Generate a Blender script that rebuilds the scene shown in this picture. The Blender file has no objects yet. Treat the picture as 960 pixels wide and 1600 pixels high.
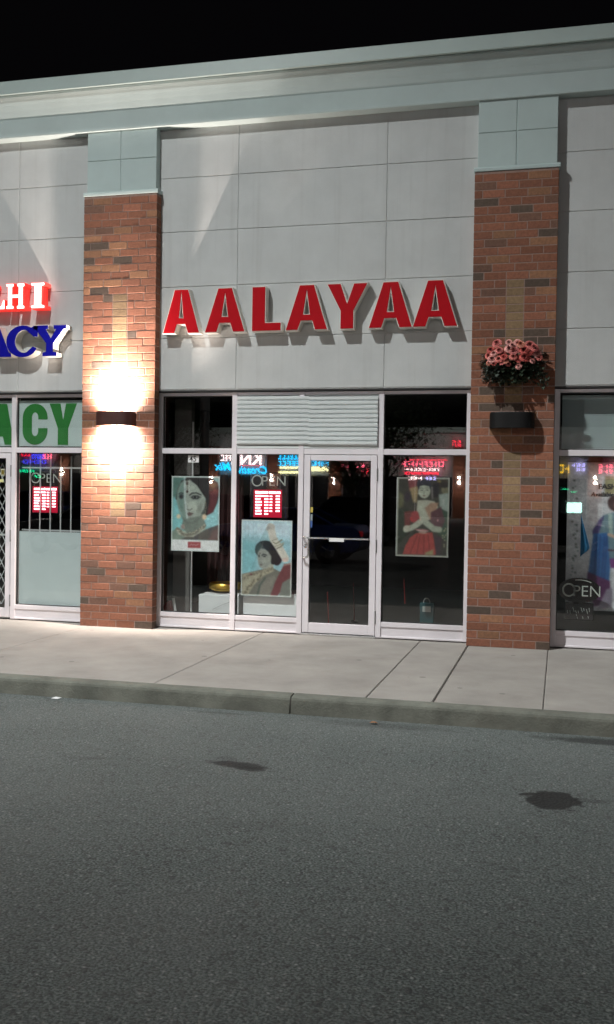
import bpy, bmesh, math, random
from mathutils import Vector, Matrix
import numpy as np
R = math.radians
rnd = random.Random(7)
sc = bpy.context.scene
C = sc.collection

# ------------------------------------------------------------------ camera
def make_camera():
    yaw, pitch, roll = R(14.2873), R(-1.1905), R(0.874)
    cy, sy, cp, sp, cr, sr = math.cos(yaw), math.sin(yaw), math.cos(pitch), math.sin(pitch), math.cos(roll), math.sin(roll)
    fwd = Vector((-sy*cp, cy*cp, sp)); right = Vector((cy, sy, 0)); up = right.cross(fwd)
    r = right*cr + up*sr; u = -right*sr + up*cr
    cam = bpy.data.cameras.new('camera'); cam.sensor_fit = 'VERTICAL'; cam.sensor_height = 32
    cam.lens = 1556.8*32/1600; cam.clip_end = 600; cam.clip_start = .05
    o = bpy.data.objects.new('camera', cam); C.objects.link(o)
    o.matrix_world = Matrix(((r.x, u.x, -fwd.x, 4.6658), (r.y, u.y, -fwd.y, -11.5), (r.z, u.z, -fwd.z, 1.7233), (0, 0, 0, 1)))
    sc.camera = o
make_camera()

# ------------------------------------------------------------------ night sky, exposure
w = bpy.data.worlds.new('World'); sc.world = w; w.use_nodes = True
bg = w.node_tree.nodes['Background']; bg.inputs['Color'].default_value = (.55, .5, .62, 1); bg.inputs['Strength'].default_value = .0028
vs = sc.view_settings; vs.view_transform = 'Standard'; vs.look = 'None'; vs.exposure = 0; vs.gamma = 1; vs.use_curve_mapping = False
sc.render.engine = 'CYCLES'
cy_ = sc.cycles
cy_.use_denoising = True; cy_.max_bounces = 7; cy_.diffuse_bounces = 3; cy_.glossy_bounces = 4; cy_.transmission_bounces = 4
cy_.transparent_max_bounces = 12; cy_.sample_clamp_indirect = 4; cy_.caustics_reflective = False; cy_.caustics_refractive = False
cy_.use_light_tree = True

def lamp(name, kind, loc, power, color, size=.2, target=None, angle=None, blend=.5, parent=None):
    l = bpy.data.lights.new(name, kind); l.energy = power; l.color = color
    l.shadow_soft_size = size
    if kind == 'SPOT': l.spot_size = R(angle); l.spot_blend = blend
    o = bpy.data.objects.new(name, l); C.objects.link(o)
    o.location = loc
    if target is not None:
        d = Vector(target)-Vector(loc); o.rotation_euler = d.to_track_quat('-Z', 'Y').to_euler()
    if parent is not None:
        o.parent = parent; o.location = Vector(loc)-parent.location
    return o
# pole lamp near the shops: forward-throw luminaire, its photometric curve over tan(tilt towards the shops)
KEY = dict(power=5850, color=(.965, 1.0, .99), curve=[(-.3, .15), (-.07, .3), (.25, .98), (.47, 1.03), (.64, 1.2), (.84, .6), (.96, .45), (1.49, .19), (2.5, .07)])
FILLS = [((9, -40, 10.4), 2600, (1.0, .93, .9)), ((-20, -30, 10.4), 900, (1.0, .9, .84)), ((-8, -50, 10.4), 8000, (1., .93, .85))]  # fill lamps added on unseen lot poles to lift shadows and reflections
def photometric(o, curve):
    l = o.data; l.use_nodes = True; nt = l.node_tree; N = nt.nodes; L = nt.links
    em = [n for n in N if n.type == 'EMISSION'][0]
    ge = N.new('ShaderNodeNewGeometry'); sx = N.new('ShaderNodeSeparateXYZ'); L.new(ge.outputs['Incoming'], sx.inputs[0])
    dv = N.new('ShaderNodeMath'); dv.operation = 'DIVIDE'; L.new(sx.outputs[1], dv.inputs[0]); L.new(sx.outputs[2], dv.inputs[1])
    mr = N.new('ShaderNodeMapRange'); mr.inputs[1].default_value = .5; mr.inputs[2].default_value = -2.5; L.new(dv.outputs[0], mr.inputs[0])
    cr = N.new('ShaderNodeValToRGB'); L.new(mr.outputs[0], cr.inputs[0]); el = cr.color_ramp.elements
    while len(el) < len(curve): el.new(.5)
    for e, (t, v) in zip(el, curve): e.position = (t+.5)/3; e.color = (v, v, v, 1)
    L.new(cr.outputs[0], em.inputs['Strength'])

# ------------------------------------------------------------------ materials
def srgb(c):
    return tuple(((x/255)/12.92 if x/255 <= .04045 else ((x/255+.055)/1.055)**2.4) for x in c)
class NT:
    def __init__(s, m): s.t = m.node_tree; s.n = s.t.nodes; s.l = s.t.links
    def add(s, ty, **k):
        n = s.n.new(ty)
        for a, b in k.items():
            if a.startswith('_'): n.inputs[a[1:].replace('_', ' ')].default_value = b
            else: setattr(n, a, b)
        return n
    def link(s, a, b): s.l.new(a, b)
def newmat(name):
    m = bpy.data.materials.new(name); m.use_nodes = True; return m, NT(m), m.node_tree.nodes['Principled BSDF']
def mat(name, col, rough=.6, metal=0., var=.12, scale=6., bump=0., bscale=60., spec=None, coords='Object', stretch=(1, 1, 1), attr=None, grime=0., streak=0., spots=0.):
    m, t, p = newmat(name)
    tc = t.add('ShaderNodeTexCoord'); mp = t.add('ShaderNodeMapping'); mp.inputs['Scale'].default_value = stretch
    t.link(tc.outputs[coords], mp.inputs['Vector'])
    nz = t.add('ShaderNodeTexNoise', _Scale=scale, _Detail=6.0, _Roughness=.62); t.link(mp.outputs[0], nz.inputs['Vector'])
    mr = t.add('ShaderNodeMapRange'); mr.inputs[1].default_value = .25; mr.inputs[2].default_value = .75
    mr.inputs[3].default_value = 1-var; mr.inputs[4].default_value = 1+var
    t.link(nz.outputs['Fac'], mr.inputs[0])
    mx = t.add('ShaderNodeMix', data_type='RGBA', blend_type='MULTIPLY'); mx.inputs[0].default_value = 1
    if attr:
        a = t.add('ShaderNodeAttribute', attribute_name=attr); t.link(a.outputs['Color'], mx.inputs[6])
    else: mx.inputs[6].default_value = (*col, 1)
    t.link(mr.outputs[0], mx.inputs[7])
    out = mx.outputs[2]
    if grime:
        n2 = t.add('ShaderNodeTexNoise', _Scale=1.3, _Detail=8.0, _Roughness=.7); t.link(mp.outputs[0], n2.inputs['Vector'])
        r2 = t.add('ShaderNodeMapRange'); r2.inputs[1].default_value = .5; r2.inputs[2].default_value = .8; r2.inputs[3].default_value = 0; r2.inputs[4].default_value = grime
        t.link(n2.outputs['Fac'], r2.inputs[0])
        m3 = t.add('ShaderNodeMix', data_type='RGBA'); t.link(r2.outputs[0], m3.inputs[0]); t.link(out, m3.inputs[6]); m3.inputs[7].default_value = (.12, .1, .08, 1)
        out = m3.outputs[2]
    if streak:      # rain streaks running down the face
        ms = t.add('ShaderNodeMapping'); ms.inputs['Scale'].default_value = (9, 9, .35); t.link(tc.outputs[coords], ms.inputs['Vector'])
        n4 = t.add('ShaderNodeTexNoise', _Scale=1.0, _Detail=6.0, _Roughness=.65); t.link(ms.outputs[0], n4.inputs['Vector'])
        r4_ = t.add('ShaderNodeMapRange'); r4_.inputs[1].default_value = .52; r4_.inputs[2].default_value = .8; r4_.inputs[3].default_value = 0; r4_.inputs[4].default_value = streak; t.link(n4.outputs['Fac'], r4_.inputs[0])
        m5 = t.add('ShaderNodeMix', data_type='RGBA'); t.link(r4_.outputs[0], m5.inputs[0]); t.link(out, m5.inputs[6]); m5.inputs[7].default_value = (.25, .24, .22, 1); out = m5.outputs[2]
    if spots:       # gum and drip spots, each its own size
        vo = t.add('ShaderNodeTexVoronoi', _Scale=2.6); t.link(mp.outputs[0], vo.inputs['Vector']); sp_ = t.add('ShaderNodeSeparateColor'); t.link(vo.outputs['Color'], sp_.inputs[0])
        mu = t.add('ShaderNodeMath', operation='MULTIPLY'); mu.inputs[1].default_value = .085; t.link(sp_.outputs[0], mu.inputs[0])
        le = t.add('ShaderNodeMath', operation='LESS_THAN'); t.link(vo.outputs['Distance'], le.inputs[0]); t.link(mu.outputs[0], le.inputs[1])
        m6 = t.add('ShaderNodeMath', operation='MULTIPLY'); t.link(le.outputs[0], m6.inputs[0]); m6.inputs[1].default_value = spots
        m7 = t.add('ShaderNodeMix', data_type='RGBA'); t.link(m6.outputs[0], m7.inputs[0]); t.link(out, m7.inputs[6]); m7.inputs[7].default_value = (.1, .095, .09, 1); out = m7.outputs[2]
    t.link(out, p.inputs['Base Color'])
    p.inputs['Roughness'].default_value = rough; p.inputs['Metallic'].default_value = metal
    if spec is not None: p.inputs['Specular IOR Level'].default_value = spec
    if bump:
        b = t.add('ShaderNodeBump'); b.inputs['Strength'].default_value = bump; b.inputs['Distance'].default_value = .01
        n3 = t.add('ShaderNodeTexNoise', _Scale=bscale, _Detail=5.0); t.link(mp.outputs[0], n3.inputs['Vector'])
        t.link(n3.outputs['Fac'], b.inputs['Height']); t.link(b.outputs[0], p.inputs['Normal'])
    return m
def emat(name, col, strength, base=(.3, .3, .3)):
    m, t, p = newmat(name)
    tc = t.add('ShaderNodeTexCoord'); nz = t.add('ShaderNodeTexNoise', _Scale=9.0); t.link(tc.outputs['Object'], nz.inputs['Vector'])
    mr = t.add('ShaderNodeMapRange'); mr.inputs[3].default_value = strength*.8; mr.inputs[4].default_value = strength*1.2; t.link(nz.outputs['Fac'], mr.inputs[0])
    p.inputs['Base Color'].default_value = (*base, 1); p.inputs['Emission Color'].default_value = (*col, 1)
    t.link(mr.outputs[0], p.inputs['Emission Strength']); return m
def glassmat(name, tint=(.965, .975, .97), boost=.07):
    m, t, p = newmat(name); t.n.remove(p); out = [n for n in t.n if n.type == 'OUTPUT_MATERIAL'][0]
    fr = t.add('ShaderNodeLayerWeight'); pw = t.add('ShaderNodeMath', operation='POWER'); pw.inputs[1].default_value = 5; t.link(fr.outputs['Facing'], pw.inputs[0])
    mu = t.add('ShaderNodeMath', operation='MULTIPLY_ADD'); mu.inputs[1].default_value = 1-boost; mu.inputs[2].default_value = boost; t.link(pw.outputs[0], mu.inputs[0]); mu.use_clamp = True
    tr = t.add('ShaderNodeBsdfTransparent'); tr.inputs[0].default_value = (*tint, 1)
    gl = t.add('ShaderNodeBsdfGlossy'); gl.inputs['Roughness'].default_value = .012
    tc = t.add('ShaderNodeTexCoord'); nz = t.add('ShaderNodeTexNoise', _Scale=1.1, _Detail=2.0); t.link(tc.outputs['Object'], nz.inputs['Vector'])
    b = t.add('ShaderNodeBump'); b.inputs['Strength'].default_value = .001; b.inputs['Distance'].default_value = .01; t.link(nz.outputs['Fac'], b.inputs['Height']); t.link(b.outputs[0], gl.inputs['Normal'])
    mx = t.add('ShaderNodeMixShader'); t.link(mu.outputs[0], mx.inputs[0]); t.link(tr.outputs[0], mx.inputs[1]); t.link(gl.outputs[0], mx.inputs[2]); t.link(mx.outputs[0], out.inputs[0])
    return m

M = {}
M['stucco'] = mat('stucco', (.56, .575, .57), .9, var=.075, scale=2.2, bump=.5, bscale=160, grime=.1, streak=.22)
M['stucco_cap'] = mat('stucco_cap', (.47, .56, .55), .9, var=.05, scale=3, bump=.35, bscale=220, grime=.06)
M['cornice'] = mat('cornice_render', (.47, .55, .54), .85, var=.06, scale=2, bump=.25, bscale=200, grime=.1)
M['metal_cap'] = mat('painted_flashing', (.47, .56, .535), .45, var=.05, scale=2)
M['brick'] = mat('brick', (1, 1, 1), .9, var=.26, scale=34, bump=.5, bscale=120, attr='Col')
M['mortar'] = mat('mortar', (.27, .185, .155), .95, var=.2, scale=40, bump=.4)
M['alu'] = mat('anodised_frame', (.74, .7, .73), .42, metal=.05, var=.06, scale=4, grime=.06)
M['alu_bright'] = mat('polished_alu', (.7, .7, .7), .25, metal=.9, var=.05)
M['gasket'] = mat('gasket', (.03, .03, .03), .6)
M['louvre'] = mat('louvre_metal', (.68, .72, .72), .5, var=.05, scale=5, grime=.12)
M['glass'] = glassmat('window_glass')
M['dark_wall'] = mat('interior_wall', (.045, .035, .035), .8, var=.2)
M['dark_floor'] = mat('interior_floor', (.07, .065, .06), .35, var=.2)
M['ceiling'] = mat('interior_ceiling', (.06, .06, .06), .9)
M['white'] = mat('white_board', (.85, .88, .88), .7, var=.04)
M['white_trim'] = mat('white_trim', (.78, .78, .78), .45, var=.04)
M['panel_green'] = mat('backing_panel', (.6, .72, .7), .6, var=.03)
M['green_vinyl'] = mat('green_vinyl', srgb((52, 135, 62)), .45, var=.08)
M['red_face'] = mat('red_sign_face', srgb((176, 2, 20)), .6, spec=.15, var=.08)
M['red_return'] = mat('red_return', srgb((150, 60, 58)), .4, var=.06)
M['blue_face'] = mat('blue_sign_face', srgb((14, 14, 150)), .6, spec=.15, var=.08)
M['white_return'] = mat('cream_return', (.72, .68, .62), .4, var=.06)
M['black_metal'] = mat('black_metal', (.005, .005, .0055), .6, spec=.25, var=.2)
M['brown_metal'] = mat('brown_metal', (.06, .022, .018), .45, var=.2)
M['bulb'] = emat('sconce_bulb', (1, .87, .72), 60)
M['bars'] = mat('painted_bars', (.6, .62, .62), .4, var=.08)
M['board'] = mat('frosted_board', (.58, .68, .69), .6, var=.04, grime=.05)
M['concrete'] = mat('sidewalk_concrete', (.335, .313, .288), .88, var=.17, scale=1.6, bump=.5, bscale=90, grime=.3, spots=.5)
M['joint'] = mat('joint_filler', (.085, .078, .07), .95)
M['curb'] = mat('curb_concrete', (.155, .16, .135), .9, var=.42, scale=3.5, bump=.5, bscale=60, grime=.55)
M['grey_metal'] = mat('galvanised', (.25, .25, .25), .5, metal=.4)
M['bark'] = mat('bark', (.06, .045, .03), .95, bump=.6, bscale=20)
M['leaf'] = mat('leaf', (.06, .12, .035), .7, var=.5, scale=3)
M['leaf_dark'] = mat('dark_leaf', (.022, .036, .02), .55, var=.5, scale=20)
M['leaf_grey'] = mat('dusty_leaf', (.06, .075, .06), .6, var=.4, scale=20)

# ------------------------------------------------------------------ asphalt
def asphalt():
    m, t, p = newmat('asphalt')
    tc = t.add('ShaderNodeTexCoord'); V = tc.outputs['Object']
    def noise(s, d=4., r=.6):
        n = t.add('ShaderNodeTexNoise', _Scale=s, _Detail=d, _Roughness=r); t.link(V, n.inputs['Vector']); return n.outputs['Fac']
    def rng(src, a, b, c, d):
        r = t.add('ShaderNodeMapRange'); r.inputs[1].default_value = a; r.inputs[2].default_value = b; r.inputs[3].default_value = c; r.inputs[4].default_value = d
        t.link(src, r.inputs[0]); return r.outputs[0]
    def mix(f, a, b, bt='MIX'):
        n = t.add('ShaderNodeMix', data_type='RGBA', blend_type=bt)
        for s, i in ((f, 0), (a, 6), (b, 7)):
            if isinstance(s, (int, float)): n.inputs[i].default_value = s
            elif isinstance(s, tuple): n.inputs[i].default_value = (*s, 1)
            else: t.link(s, n.inputs[i])
        return n.outputs[2]
    vo = t.add('ShaderNodeTexVoronoi', _Scale=48.0); t.link(V, vo.inputs['Vector'])
    sp = t.add('ShaderNodeSeparateColor'); t.link(vo.outputs['Color'], sp.inputs[0])
    base = mix(rng(noise(80, 2, .5), .4, .6, 0, 1), (.04, .05, .048), (.194, .226, .214))
    base = mix(rng(noise(24, 4, .7), .35, .65, 0, .5), base, (.07, .08, .082))
    stone = rng(sp.outputs[0], .8, .97, 0, 1)
    edge = rng(vo.outputs['Distance'], .0, .45, 1, 0)
    mm = t.add('ShaderNodeMath', operation='MULTIPLY'); t.link(stone, mm.inputs[0]); t.link(edge, mm.inputs[1])
    c = mix(mm.outputs[0], base, (.42, .43, .42))
    dk = rng(sp.outputs[1], .8, .95, 0, .6)
    c = mix(dk, c, (.03, .03, .03))
    c = mix(rng(noise(.7, 8, .7), .3, .7, .0, .45), c, (.125, .129, .125))
    big = rng(noise(.35, 3), .3, .7, .82, 1.15)
    c = mix(1.0, c, big, 'MULTIPLY')
    # hairline wear: faint wheel polish along the lane and fine cracks
    cv = t.add('ShaderNodeTexVoronoi', feature='DISTANCE_TO_EDGE', _Scale=.55); wv = t.add('ShaderNodeTexNoise', _Scale=2.5, _Detail=6.0); t.link(V, wv.inputs['Vector'])
    va = t.add('ShaderNodeVectorMath', operation='MULTIPLY_ADD'); t.link(wv.outputs['Color'], va.inputs[0]); va.inputs[1].default_value = (.5, .5, .5); t.link(V, va.inputs[2]); t.link(va.outputs[0], cv.inputs['Vector'])
    cf = rng(cv.outputs['Distance'], .0, .006, .4, 0); cm = t.add('ShaderNodeMath', operation='MULTIPLY'); t.link(cf, cm.inputs[0]); t.link(rng(noise(.8, 3), .5, .62, 0, 1), cm.inputs[1])
    c = mix(cm.outputs[0], c, (.03, .03, .03))
    # oil stains and dark gutter patches, each with its own place, size and softness
    sx = t.add('ShaderNodeSeparateXYZ'); t.link(V, sx.inputs[0])
    wob = noise(7, 5); wob2 = noise(30, 3)
    for (x, y, rx, ry, a, st, soft) in ((4.655, -5.235, .15, .19, -8, .95, .12), (4.52, -5.14, .075, .03, 20, .92, .2), (4.76, -5.4, .03, .02, 0, .7, .3), (4.58, -5.47, .018, .014, 0, .7, .3), (4.83, -5.3, .02, .016, 0, .6, .3), (2.57, -5.06, .22, .075, -8, .9, .3), (2.68, -5.13, .1, .05, 0, .8, .3), (2.45, -4.92, .08, .04, 0, .35, .7), (-.1, -4.75, .16, .12, 0, .45, .6),
                                        (4.86, -5.17, .13, .04, 0, .4, .6), (1.55, -5.2, .12, .03, 10, .25, .8), (3.3, -3.62, .5, .09, 0, .35, .7), (5.1, -3.62, .5, .1, 0, .75, .5), (1.95, -3.6, .22, .04, 0, .4, .7), (3.05, -6.2, .3, .09, 5, .12, 1)):
        ca, sa = math.cos(R(a)), math.sin(R(a))
        def lin(A, B, K):
            m1 = t.add('ShaderNodeMath', operation='MULTIPLY'); t.link(sx.outputs[0], m1.inputs[0]); m1.inputs[1].default_value = A
            m2 = t.add('ShaderNodeMath', operation='MULTIPLY_ADD'); t.link(sx.outputs[1], m2.inputs[0]); m2.inputs[1].default_value = B; t.link(m1.outputs[0], m2.inputs[2])
            m3 = t.add('ShaderNodeMath', operation='ADD'); t.link(m2.outputs[0], m3.inputs[0]); m3.inputs[1].default_value = K
            m4 = t.add('ShaderNodeMath', operation='POWER'); m4.inputs[1].default_value = 2
            ab = t.add('ShaderNodeMath', operation='ABSOLUTE'); t.link(m3.outputs[0], ab.inputs[0]); t.link(ab.outputs[0], m4.inputs[0]); return m4.outputs[0]
        u = lin(ca/rx, sa/rx, -(ca*x+sa*y)/rx); v = lin(-sa/ry, ca/ry, (sa*x-ca*y)/ry)
        ad = t.add('ShaderNodeMath', operation='ADD'); t.link(u, ad.inputs[0]); t.link(v, ad.inputs[1])
        sq = t.add('ShaderNodeMath', operation='SQRT'); t.link(ad.outputs[0], sq.inputs[0])
        w1 = t.add('ShaderNodeMath', operation='MULTIPLY_ADD'); t.link(wob, w1.inputs[0]); w1.inputs[1].default_value = 1.1; t.link(sq.outputs[0], w1.inputs[2])
        w2 = t.add('ShaderNodeMath', operation='MULTIPLY_ADD'); t.link(wob2, w2.inputs[0]); w2.inputs[1].default_value = .35; t.link(w1.outputs[0], w2.inputs[2])
        f = rng(w2.outputs[0], 1.72-soft*.6, 1.72+soft*.6, st, 0)
        c = mix(f, c, (.013, .013, .013))
    t.link(c, p.inputs['Base Color'])
    p.inputs['Roughness'].default_value = .82
    b = t.add('ShaderNodeBump'); b.inputs['Strength'].default_value = .8; b.inputs['Distance'].default_value = .006
    t.link(vo.outputs['Distance'], b.inputs['Height']); b.invert = True; t.link(b.outputs[0], p.inputs['Normal'])
    return m
M['asphalt'] = asphalt()

# ------------------------------------------------------------------ mesh helpers
class MB:
    """collects shapes; build() links them as ONE mesh object"""
    def __init__(s): s.v = []; s.f = []; s.c = []; s.sm = []; s.hascol = False
    def add(s, vs, fs, col=None, smooth=False):
        o = len(s.v); s.v += [tuple(v) for v in vs]
        for f in fs:
            s.f.append(tuple(i+o for i in f)); s.c.append(col or (1, 1, 1)); s.sm.append(smooth)
        if col: s.hascol = True
        return s
    def box(s, x0, x1, y0, y1, z0, z1, b=0., col=None):
        if b <= 0:
            return s.add([(x0, y0, z0), (x1, y0, z0), (x1, y1, z0), (x0, y1, z0), (x0, y0, z1), (x1, y0, z1), (x1, y1, z1), (x0, y1, z1)],
                         [(0, 3, 2, 1), (4, 5, 6, 7), (0, 1, 5, 4), (1, 2, 6, 5), (2, 3, 7, 6), (3, 0, 4, 7)], col)
        b = min(b, (x1-x0)*.45, (y1-y0)*.45, (z1-z0)*.45)
        X, Y, Z = (x0, x1), (y0, y1), (z0, z1); vs = []; idx = {}
        for i in (0, 1):
            for j in (0, 1):
                for k in (0, 1):
                    sx, sy, sz = (1-2*i)*b, (1-2*j)*b, (1-2*k)*b
                    for a, d in (('x', (0, sy, sz)), ('y', (sx, 0, sz)), ('z', (sx, sy, 0))):
                        idx[(i, j, k, a)] = len(vs); vs.append((X[i]+d[0], Y[j]+d[1], Z[k]+d[2]))
        F = []
        I = lambda *q: idx[q]
        F.append([I(0, 0, 0, 'x'), I(0, 0, 1, 'x'), I(0, 1, 1, 'x'), I(0, 1, 0, 'x')]); F.append([I(1, 0, 0, 'x'), I(1, 1, 0, 'x'), I(1, 1, 1, 'x'), I(1, 0, 1, 'x')])
        F.append([I(0, 0, 0, 'y'), I(1, 0, 0, 'y'), I(1, 0, 1, 'y'), I(0, 0, 1, 'y')]); F.append([I(0, 1, 0, 'y'), I(0, 1, 1, 'y'), I(1, 1, 1, 'y'), I(1, 1, 0, 'y')])
        F.append([I(0, 0, 0, 'z'), I(0, 1, 0, 'z'), I(1, 1, 0, 'z'), I(1, 0, 0, 'z')]); F.append([I(0, 0, 1, 'z'), I(1, 0, 1, 'z'), I(1, 1, 1, 'z'), I(0, 1, 1, 'z')])
        for i in (0, 1):
            for j in (0, 1):
                F.append([I(i, j, 0, 'x'), I(i, j, 1, 'x'), I(i, j, 1, 'y'), I(i, j, 0, 'y')])
                F.append([I(i, 0, j, 'x'), I(i, 1, j, 'x'), I(i, 1, j, 'z'), I(i, 0, j, 'z')])
                F.append([I(0, i, j, 'y'), I(1, i, j, 'y'), I(1, i, j, 'z'), I(0, i, j, 'z')])
                for k in (0, 1): F.append([I(i, j, k, 'x'), I(i, j, k, 'y'), I(i, j, k, 'z')])
        return s.add(vs, F, col)
    def extr(s, prof, axis, a, b, col=None, smooth=False):
        """closed profile of (p,q) extruded along axis from a to b. axis x:(y,z) y:(x,z) z:(x,y)"""
        n = len(prof)
        def P(p, h): return {'x': (h, p[0], p[1]), 'y': (p[0], h, p[1]), 'z': (p[0], p[1], h)}[axis]
        vs = [P(p, a) for p in prof]+[P(p, b) for p in prof]
        fs = [(i, (i+1) % n, (i+1) % n+n, i+n) for i in range(n)]
        s.add(vs, fs, col, smooth); return s.add(vs, [tuple(range(n))[::-1], tuple(range(n, 2*n))], col)
    def tube(s, pts, r, n=8, col=None, cap=True):
        pts = [Vector(p) for p in pts]; k = len(pts); rr = r if isinstance(r, (list, tuple)) else [r]*k
        vs = []; ref = None
        for i, p in enumerate(pts):
            d = (pts[min(i+1, k-1)]-pts[max(i-1, 0)]).normalized()
            if ref is None or abs(d.dot(ref)) > .98: ref = Vector((0, 0, 1)) if abs(d.z) < .9 else Vector((1, 0, 0))
            u = d.cross(ref).normalized(); v = d.cross(u)
            for j in range(n):
                a = 2*math.pi*j/n; vs.append(p+(u*math.cos(a)+v*math.sin(a))*rr[i])
        fs = [(i*n+j, i*n+(j+1) % n, (i+1)*n+(j+1) % n, (i+1)*n+j) for i in range(k-1) for j in range(n)]
        s.add(vs, fs, col, True)
        if cap: s.add(vs[:n], [tuple(range(n))], col); s.add(vs[-n:], [tuple(range(n))], col)
        return s
    def lathe(s, prof, cx, cy, n=24, col=None, sx=1., sy=1.):
        vs = []; k = len(prof)
        for r, z in prof:
            for j in range(n):
                a = 2*math.pi*j/n; vs.append((cx+r*math.cos(a)*sx, cy+r*math.sin(a)*sy, z))
        return s.add(vs, [(i*n+j, i*n+(j+1) % n, (i+1)*n+(j+1) % n, (i+1)*n+j) for i in range(k-1) for j in range(n)], col, True)
    def build(s, name, m, parent=None, recalc=True):
        off = Vector((0, 0, 0)); q = parent
        while q is not None: off += q.location; q = q.parent
        me = bpy.data.meshes.new(name); me.from_pydata([(v[0]-off.x, v[1]-off.y, v[2]-off.z) for v in s.v], [], s.f)
        me.polygons.foreach_set('use_smooth', s.sm)
        if s.hascol:
            at = me.color_attributes.new('Col', 'FLOAT_COLOR', 'CORNER'); arr = []
            for f, c in zip(s.f, s.c): arr += [c[0], c[1], c[2], 1.]*len(f)
            at.data.foreach_set('color', arr)
        if recalc:
            bm = bmesh.new(); bm.from_mesh(me); bmesh.ops.recalc_face_normals(bm, faces=bm.faces); bm.to_mesh(me); bm.free()
        me.materials.append(m)
        return linkobj(name, me, parent)
def linkobj(name, me, parent=None):
    o = bpy.data.objects.new(name, me); C.objects.link(o)
    if parent is not None: o.parent = parent
    return o
def tag(o, label=None, cat=None, group=None, kind=None):
    if label: o['label'] = label
    if cat: o['category'] = cat
    if group: o['group'] = group
    if kind: o['kind'] = kind
    return o
def thing(name, label, cat, loc=(0, 0, 0), group=None):
    o = bpy.data.objects.new(name, None); C.objects.link(o); o.location = loc; o.empty_display_size = .2
    return tag(o, label, cat, group)
def copy_tree(o, parent=None):
    c = o.copy(); C.objects.link(c); c.parent = parent
    for ch in [x for x in bpy.data.objects if x.parent == o]: copy_tree(ch, c)
    return c
def flat_text(txt, height, spacing=1., bold=0., shear=0., extrude=.004, mirror=False, squash=1.):
    cu = bpy.data.curves.new('t', 'FONT'); cu.body = txt; cu.size = 1; cu.offset = bold; cu.space_character = spacing; cu.shear = shear
    return curve_to(cu, height, extrude, squash)
def curve_to(cu, height=None, extrude=.004, squash=1.):
    cu.extrude = 0
    o = bpy.data.objects.new('tmp', cu); C.objects.link(o); dg = bpy.context.evaluated_depsgraph_get(); dg.update()
    me = bpy.data.meshes.new_from_object(o.evaluated_get(dg)); bpy.data.objects.remove(o)
    vs = [tuple(v.co) for v in me.vertices]; fs = [tuple(p.vertices) for p in me.polygons]
    bpy.data.meshes.remove(me)
    # merge doubles + boundary edges -> walls
    key = {}; remap = []; V = []
    for v in vs:
        k = (round(v[0], 5), round(v[1], 5))
        if k not in key: key[k] = len(V); V.append((v[0], v[1]))
        remap.append(key[k])
    F = []
    for f in fs:
        g = []
        for i in f:
            if not g or remap[i] != g[-1]: g.append(remap[i])
        if len(g) > 2 and g[0] == g[-1]: g.pop()
        if len(set(g)) > 2: F.append(g)
    if height:
        x0 = min(v[0] for v in V); x1 = max(v[0] for v in V); y0 = min(v[1] for v in V); y1 = max(v[1] for v in V)
        k = height/(y1-y0); V = [((v[0]-x0)*k*squash, (v[1]-y0)*k) for v in V]
    return V, F
def put_flat(mb, VF, x, z, y, depth, col=None, flip=False, rot=0.):
    """stand a flat shape up in the XZ plane: front at y, thickness depth towards +Y (or -Y if flip, facing +Y with reading order kept)"""
    V, F = VF; n = len(V); sx = -1 if flip else 1; sg = -1 if flip else 1
    cr, sr = math.cos(rot), math.sin(rot)
    A = [(x+sx*(v[0]*cr-v[1]*sr), y, z+v[0]*sr+v[1]*cr) for v in V]; B = [(a[0], y+sg*depth, a[2]) for a in A]
    E = {}
    for f in F:
        for i in range(len(f)):
            a, b = f[i], f[(i+1) % len(f)]; E[(a, b)] = E.get((a, b), 0)+1
    fs = [tuple(f) for f in F]+[tuple(j+n for j in f[::-1]) for f in F]
    fs += [(a, b, b+n, a+n) for (a, b) in E if (b, a) not in E]
    return mb.add(A+B, fs, col)
def poly_curve(splines, offset=0.):
    cu = bpy.data.curves.new('p', 'CURVE'); cu.dimensions = '2D'; cu.fill_mode = 'BOTH'; cu.offset = offset
    for sp in splines:
        s = cu.splines.new('POLY'); s.points.add(len(sp)-1); s.use_cyclic_u = True
        for p, q in zip(s.points, sp): p.co = (q[0], q[1], 0, 1)
    return curve_to(cu)

# ------------------------------------------------------------------ letter outlines (hand drawn, unit height)
def arc(cx, cy, rx, ry, a0, a1, n=18):
    return [(cx+rx*math.cos(R(a0+(a1-a0)*i/n)), cy+ry*math.sin(R(a0+(a1-a0)*i/n))) for i in range(n+1)]
def G_sans(ch, wd=.8, st=.2):
    if ch == 'A':
        m = wd/2; t = st*.6
        return [[(0, 0), (st*1.05, 0), (st*1.05+.07*wd, .2), (wd-st*1.05-.07*wd, .2), (wd-st*1.05, 0), (wd, 0), (m+t, 1), (m-t, 1)],
                [(st*1.05+.13*wd, .36), (m, .78), (wd-st*1.05-.13*wd, .36)]]
    if ch == 'L': return [[(0, 0), (wd, 0), (wd, .2), (st*1.15, .2), (st*1.15, 1), (0, 1)]]
    if ch == 'Y':
        m = wd/2; t = st*.55
        return [[(m-t, 0), (m+t, 0), (m+t, .4), (wd, 1), (wd-st*1.15, 1), (m, .6), (st*1.15, 1), (0, 1), (m-t, .4)]]
    if ch == 'C':
        m = wd/2
        o = arc(m, 1-m, m, m, 0, 180, 14)+arc(m, m, m, m, 180, 360, 14)
        i = arc(m, m, m-st, m-st*.85, 360, 180, 14)+arc(m, 1-m, m-st, m-st*.85, 180, 0, 14)
        return [[(wd, 1-m-.05)] + o[0:15]+o[15:]+[(wd, m+.07), (wd-st, m+.07)]+i+[(wd-st, 1-m-.05)]]
    return []
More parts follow.
